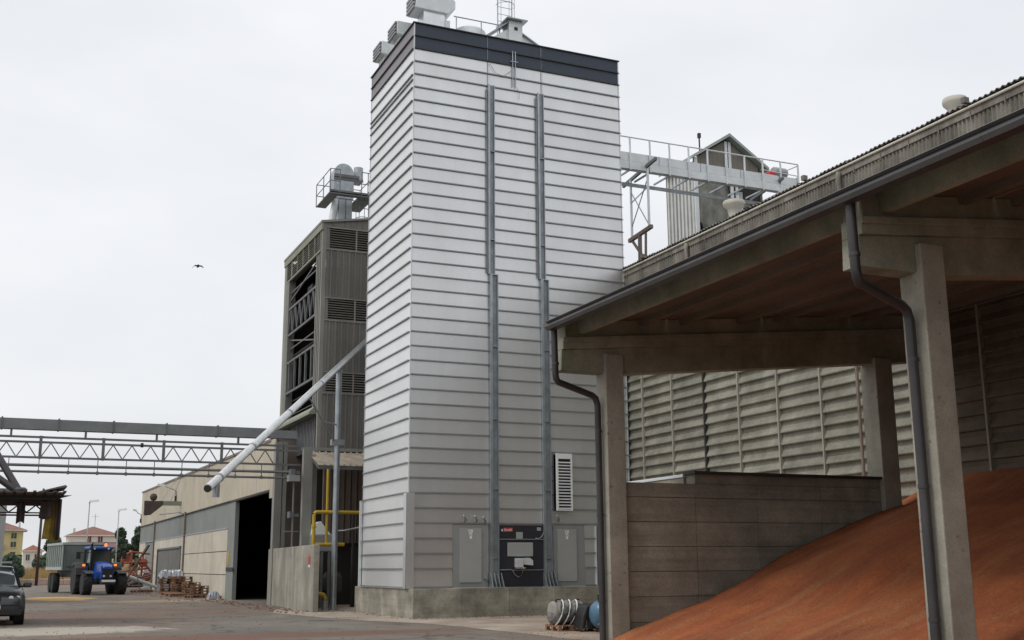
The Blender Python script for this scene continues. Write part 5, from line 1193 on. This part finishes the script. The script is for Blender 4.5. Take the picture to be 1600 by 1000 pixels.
# ------------------------------------------------------------------ lamp posts and pole
def lamp_post(x, y, h, label):
    t = thing('lamp_post', label, 'lamp post', (x, y, 0), 0, 'tall lamp posts beyond the yard')
    B(MB().lathe([(.10, 0), (.07, 3), (.05, h)], (x, y, 0), n=10), 'pole', 'lamp_grey', t, smooth=True)
    B(MB().tube([(x, y, h), (x+.3, y, h+.1)], .05, 6), 'arm', 'lamp_grey', t)
    B(MB().hexa([(x-.1,y-.16,h-.02),(x+.85,y-.14,h+.12),(x+.85,y+.14,h+.12),(x-.1,y+.16,h-.02),(x-.05,y-.1,h+.2),(x+.8,y-.1,h+.3),(x+.8,y+.1,h+.3),(x-.05,y+.1,h+.2)]), 'lamp_head', 'galv_white', t)
lamp_post(7.7, 118, 7.75, 'tall lamp post rising behind the trailer left of the villa roof peak')
lamp_post(12.2, 138, 7.9, 'tall lamp post between the villa and the dark trees')
o = B(MB().lathe([(.14, 0), (.10, 9.0)], (3.5, 118, 0), n=10), 'utility_pole', 'tarp_brown', smooth=True); tag(o, 'dark wooden utility pole between the hanging tarpaulin and the yellow house', 'pole')
# ------------------------------------------------------------------ houses far behind
def hip(x0, x1, y0, y1, z, h, m, parent, ov=.6, name='roof'):
    xm, ym = (x0+x1)/2, (y0+y1)/2; a = min(x1-x0, y1-y0)/2
    b = MB(); b.v = [(x0-ov,y0-ov,z),(x1+ov,y0-ov,z),(x1+ov,y1+ov,z),(x0-ov,y1+ov,z)]
    if x1-x0 > y1-y0: b.v += [(x0+a, ym, z+h), (x1-a, ym, z+h)]; b.f = [(0,1,5,4),(1,2,5),(2,3,4,5),(3,0,4),(3,2,1,0)]
    else: b.v += [(xm, y0+a, z+h), (xm, y1-a, z+h)]; b.f = [(0,1,4),(1,2,5,4),(2,3,5),(3,0,4,5),(3,2,1,0)]
    r = B(b, name, m, parent); B(MB().box(x0-ov, x1+ov, y0-ov, y1+ov, z-.18, z-.005), 'eave', 'stucco_w', r); return r
def win(x, y, z, wd, h, m, parent, face='y'):
    f = B(MB().box(x-wd/2, x+wd/2, y-.12, y-.01, z, z+h), 'window', m, parent)
    B(MB().box(x-wd/2-.1, x+wd/2+.1, y-.22, y-.01, z-.15, z-.01), 'sill', 'stucco_w', f)
    B(MB().box(x-.03, x+.03, y-.16, y-.12, z, z+h), 'mullion', 'stucco_w', f)
t = thing('apartment_house', 'yellow four storey house with red brown roof at the far left', 'house', (0, 340, 0))
B(MB().box(-8, 5.9, 340, 352, 0, 11.5), 'walls', 'stucco_y', t); rf = hip(-8, 5.9, 340, 352, 11.6, 2.6, 'roof_tile', t, 1.0)
B(MB().box(4.6, 5.1, 344, 344.5, 12.2, 14.6), 'chimney', 'stucco_w', rf)
for zz in (1.7, 4.7, 7.4, 9.7):
    win(3.6, 340, zz-.9+.5, 1.3, 1.5, 'shutter', t); win(.2, 340, zz-.9+.5, 1.3, 1.5, 'shutter', t); win(-3.5, 340, zz-.4, 1.3, 1.5, 'shutter', t)
for zz in (3.6, 6.6): B(MB().box(-1.3, 1.5, 338.8, 340, zz, zz+1.1), 'balcony', 'pink', t)
t = thing('small_house', 'small white house with bright red roof right of the yellow house', 'house', (6.6, 260, 0))
B(MB().box(4.8, 8.4, 260, 268, 0, 5.0), 'walls', 'stucco_w', t); hip(4.8, 8.4, 260, 268, 5.1, 1.2, 'roof_tile_red', t, .4)
win(7.4, 260, 3.1, .8, 1.3, 'shutter_red', t); win(5.7, 260, 3.1, .7, 1.2, 'shutter', t); win(7.4, 260, .8, .8, 1.3, 'shutter_red', t)
t = thing('villa', 'white villa with brown hip roof and lower tiled roof behind the tractor', 'house', (17, 240, 0))
B(MB().box(12.3, 21.6, 240, 249, 0, 7.7), 'walls', 'stucco_w', t); rf = hip(12.3, 21.6, 240, 249, 7.8, 1.75, 'roof_tile', t, .5)
B(MB().box(11.6, 22.4, 237.6, 240, 0, 5.2), 'porch_walls', 'stucco_w', t)
B(MB().hexa([(11,236.8,5.25),(23,236.8,5.25),(22,240,6.3),(12,240,6.3),(11,236.8,5.4),(23,236.8,5.4),(22,240,6.45),(12,240,6.45)]), 'lower_roof', 'roof_tile', t)
for x in (16.0, 18.1): win(x, 240, 6.35, .8, 1.15, 'shutter_red', t)
for x in (13, 15.5, 18, 20.5): win(x, 237.6, 3.2, .9, 1.4, 'shutter_red', t)
B(MB().tube([(17.2, 244, 9.4), (17.2, 244, 12)], .05, 5).tube([(16.6, 244, 11.5), (17.8, 244, 11.5)], .03, 5), 'aerial', 'lamp_grey', rf)
B(MB().box(13.2, 13.6, 243, 243.5, 7.9, 9.2), 'chimney', 'stucco_w', rf)
t = thing('ochre_house', 'low ochre house with red tiled roof right of the villa', 'house', (26, 280, 0))
B(MB().box(23.6, 29, 280, 288, 0, 6.0), 'walls', 'stucco_o', t); hip(23.6, 29, 280, 288, 6.1, 1.4, 'roof_tile_red', t, .5)
win(25.4, 280, 3.2, .9, 1.3, 'shutter', t); win(27.4, 280, 3.2, .9, 1.3, 'shutter', t)
t = thing('grey_store', 'plain grey rendered store building seen under the canopy at the left edge', 'building', (-4, 60, 0))
B(MB().box(-9, .22, 60, 68, 0, 5.2), 'walls', 'door_grey', t); B(MB().box(-9.2, .32, 59.8, 68.2, 5.2, 5.35), 'roof', 'fibre_roof', t)
B(MB().box(-9, 1.1, 100, 100.1, 2.0, 2.15), 'rail', 'lamp_grey', t)
# ------------------------------------------------------------------ trees
def tree(x, y, h, wd, label, m='leaf', poplar=False, n=3800, seed=0, s=.38):
    r = random.Random(seed); t = thing('tree', label, 'tree', (x, y, 0), 0, 'trees beyond the yard')
    tr = MB().tube([(x, y, 0), (x+.1, y, h*.3), (x, y, h*.85)], [.22+h*.012, .16, .04], 7)
    for k in range(6):
        a = r.random()*6.3; z0 = h*(.25+.09*k); tr.tube([(x, y, z0), (x+math.cos(a)*wd*.3, y+math.sin(a)*wd*.3, z0+h*.14)], [.07, .02], 5)
    B(tr, 'trunk', 'bark', t)
    b = MB(); cl = []
    for k in range(26 if not poplar else 20):
        v = r.random()
        zc = h*(.25+.7*v); rad = wd*.5*(math.sin(math.pi*min(1, (v*.86+.12)))**.6)*(1 if not poplar else 1)
        a = r.random()*6.3; q = rad*r.random()**.5*.8
        cl.append((x+math.cos(a)*q, y+math.sin(a)*q, zc, wd*(.13+.12*r.random())))
    for k in range(n):
        cx, cy, cz_, cr_ = r.choice(cl)
        while True:
            p = Vector((r.uniform(-1, 1), r.uniform(-1, 1), r.uniform(-1, 1)))
            if p.length < 1: break
        p = p*(1/max(.35, p.length))**.5
        c = Vector((cx, cy, cz_))+p*cr_*Vector((1, 1, 1.25)).x
        u = Vector((r.uniform(-1, 1), r.uniform(-1, 1), r.uniform(-.6, .6))).normalized()*s*r.uniform(.5, 1); v_ = u.orthogonal().normalized()*s*r.uniform(.3, .6)
        b.add([c-u, c+v_, c+u, c-v_], [(0,1,2,3)])
    B(b, 'crown', m, t)
tree(18.4, 200, 8.0, 2.8, 'tall narrow dark poplar right of the second lamp post', poplar=True, seed=1)
tree(21.2, 200, 8.2, 3.8, 'tall dark poplar in the gap between villa and warehouse', poplar=True, seed=2)
tree(24.0, 205, 7.4, 3.8, 'dark tree close to the far corner of the warehouse', poplar=True, seed=3)
tree(20.6, 170, 4.6, 4.6, 'low round green tree in front of the poplars beside the warehouse', 'leaf2', seed=4)
tree(17.8, 165, 3.2, 3.2, 'small green bush tree behind the tractor mirror', 'leaf2', seed=5)
tree(9.3, 230, 6.8, 4.0, 'dark tree top under the yellow tarpaulin behind the trailer', seed=6)
tree(11.8, 255, 5.4, 4.5, 'dark tree between the small house and the trailer', seed=7)
tree(4.6, 300, 4.2, 4.2, 'low dark tree at the foot of the yellow house', seed=8)
tree(6.8, 200, 3.0, 4.2, 'low dark hedge like tree in front of the small red roofed house', seed=9)
tree(1.2, 120, 2.6, 2.4, 'dark shrub tree just above the car roof', seed=10, s=.3)
tree(14.6, 260, 4.5, 5, 'green tree left of the villa partly behind the trailer', 'leaf2', seed=11)
b = MB(); r = random.Random(9)
for k in range(7000):
    x = r.uniform(-6, 26); y = r.uniform(128, 175); h = r.uniform(.8, 1.9); a = r.uniform(-.35, .35); w_ = r.uniform(.05, .12)
    b.add([(x-w_, y, 0), (x+w_, y, 0), (x+a, y+r.uniform(-.2, .2), h)], [(0,1,2)])
o = B(b, 'dry_grass', 'drygrass'); tag(o, 'strip of tall dry straw coloured grass beyond the yard', 'grass'); kind(o, 'stuff')
b = MB()
for k in range(3600):
    x = r.uniform(-30, 60); y = r.uniform(290, 420); s_ = r.uniform(.5, 1.4); z = r.uniform(.2, 4.2)*(1 if math.sin(x*.31)+math.sin(x*.77) > -.6 else .5)
    u = Vector((r.uniform(-1, 1), r.uniform(-1, 1), r.uniform(-.5, .5))).normalized()*s_; v_ = u.orthogonal().normalized()*s_*.6; c = Vector((x, y, z)); b.add([c-u, c+v_, c+u, c-v_], [(0,1,2,3)])
o = B(b, 'far_hedge', 'leaf'); tag(o, 'low dark line of far hedges and scrub on the horizon', 'hedge'); kind(o, 'stuff')
t = thing('low_kerb_wall', 'low pinkish kerb wall between the car and the trailer wheels', 'kerb', (4, 122, 0))
for k in range(10): B(MB().box(-3+1.3*k, -1.72+1.3*k, 121.8, 122.3, 0, .5+.05*(k % 3)), 'block', 'pink', t, bevel=.05)
b = MB(); r = random.Random(21)
def bits(x0, x1, y0, y1, n, s0, s1):
    for k in range(n):
        x = r.uniform(x0, x1); y = r.uniform(y0, y1); s_ = r.uniform(s0, s1); a = r.random()*6.3
        c_, d_ = math.cos(a)*s_, math.sin(a)*s_
        b.add([(x-c_, y-d_, .006), (x+d_*.5, y-c_*.5, .006), (x+c_, y+d_, .006), (x-d_*.5, y+c_*.5, .006), (x, y, .006+s_*.6)], [(0,1,4),(1,2,4),(2,3,4),(3,0,4)])
bits(9.3, 10.6, 41, 60, 260, .02, .09); bits(11.8, 20, 34.6, 35.35, 220, .01, .05); bits(8, 10.8, 58, 84, 200, .03, .12)
bits(-2, 11, 26, 60, 500, .01, .045); bits(10.6, 13, 22, 27, 160, .01, .03); bits(11.6, 12.1, 35.3, 43, 60, .015, .05)
o = B(b, 'yard_litter', mat('litter', (.15, .10, .07), .95, vary=.4, scale=5)); tag(o, 'small scattered clods, chips and litter along walls and over the yard', 'litter'); kind(o, 'stuff')
# bird
t = thing('flying_bird', 'small dark bird gliding alone in the pale sky on the left', 'bird', (8.5, 60, 17.17))
bx, bz = 8.47, 17.18
loft_b = MB().lathe([(.01, -.26), (.05, -.18), (.075, -.02), (.06, .12), (.035, .22), (.01, .28)], (bx, 60, bz), 'y', 10)
B(loft_b, 'body', 'dark_post', t, smooth=True)
for s, wz in ((-1, -.12), (1, -.07)):
    B(MB().hexa([(bx,59.9,bz),(bx+s*.17,59.85,bz-.0),(bx+s*.17,60.08,bz-.0),(bx,60.1,bz),(bx,59.9,bz+.025),(bx+s*.17,59.85,bz+.022),(bx+s*.17,60.08,bz+.022),(bx,60.1,bz+.025)]).hexa([(bx+s*.17,59.85,bz),(bx+s*.30,60.0,bz+wz),(bx+s*.30,60.06,bz+wz),(bx+s*.17,60.08,bz),(bx+s*.17,59.85,bz+.022),(bx+s*.30,60.0,bz+wz+.015),(bx+s*.30,60.06,bz+wz+.015),(bx+s*.17,60.08,bz+.022)]), 'wing', 'lamp_grey', t)
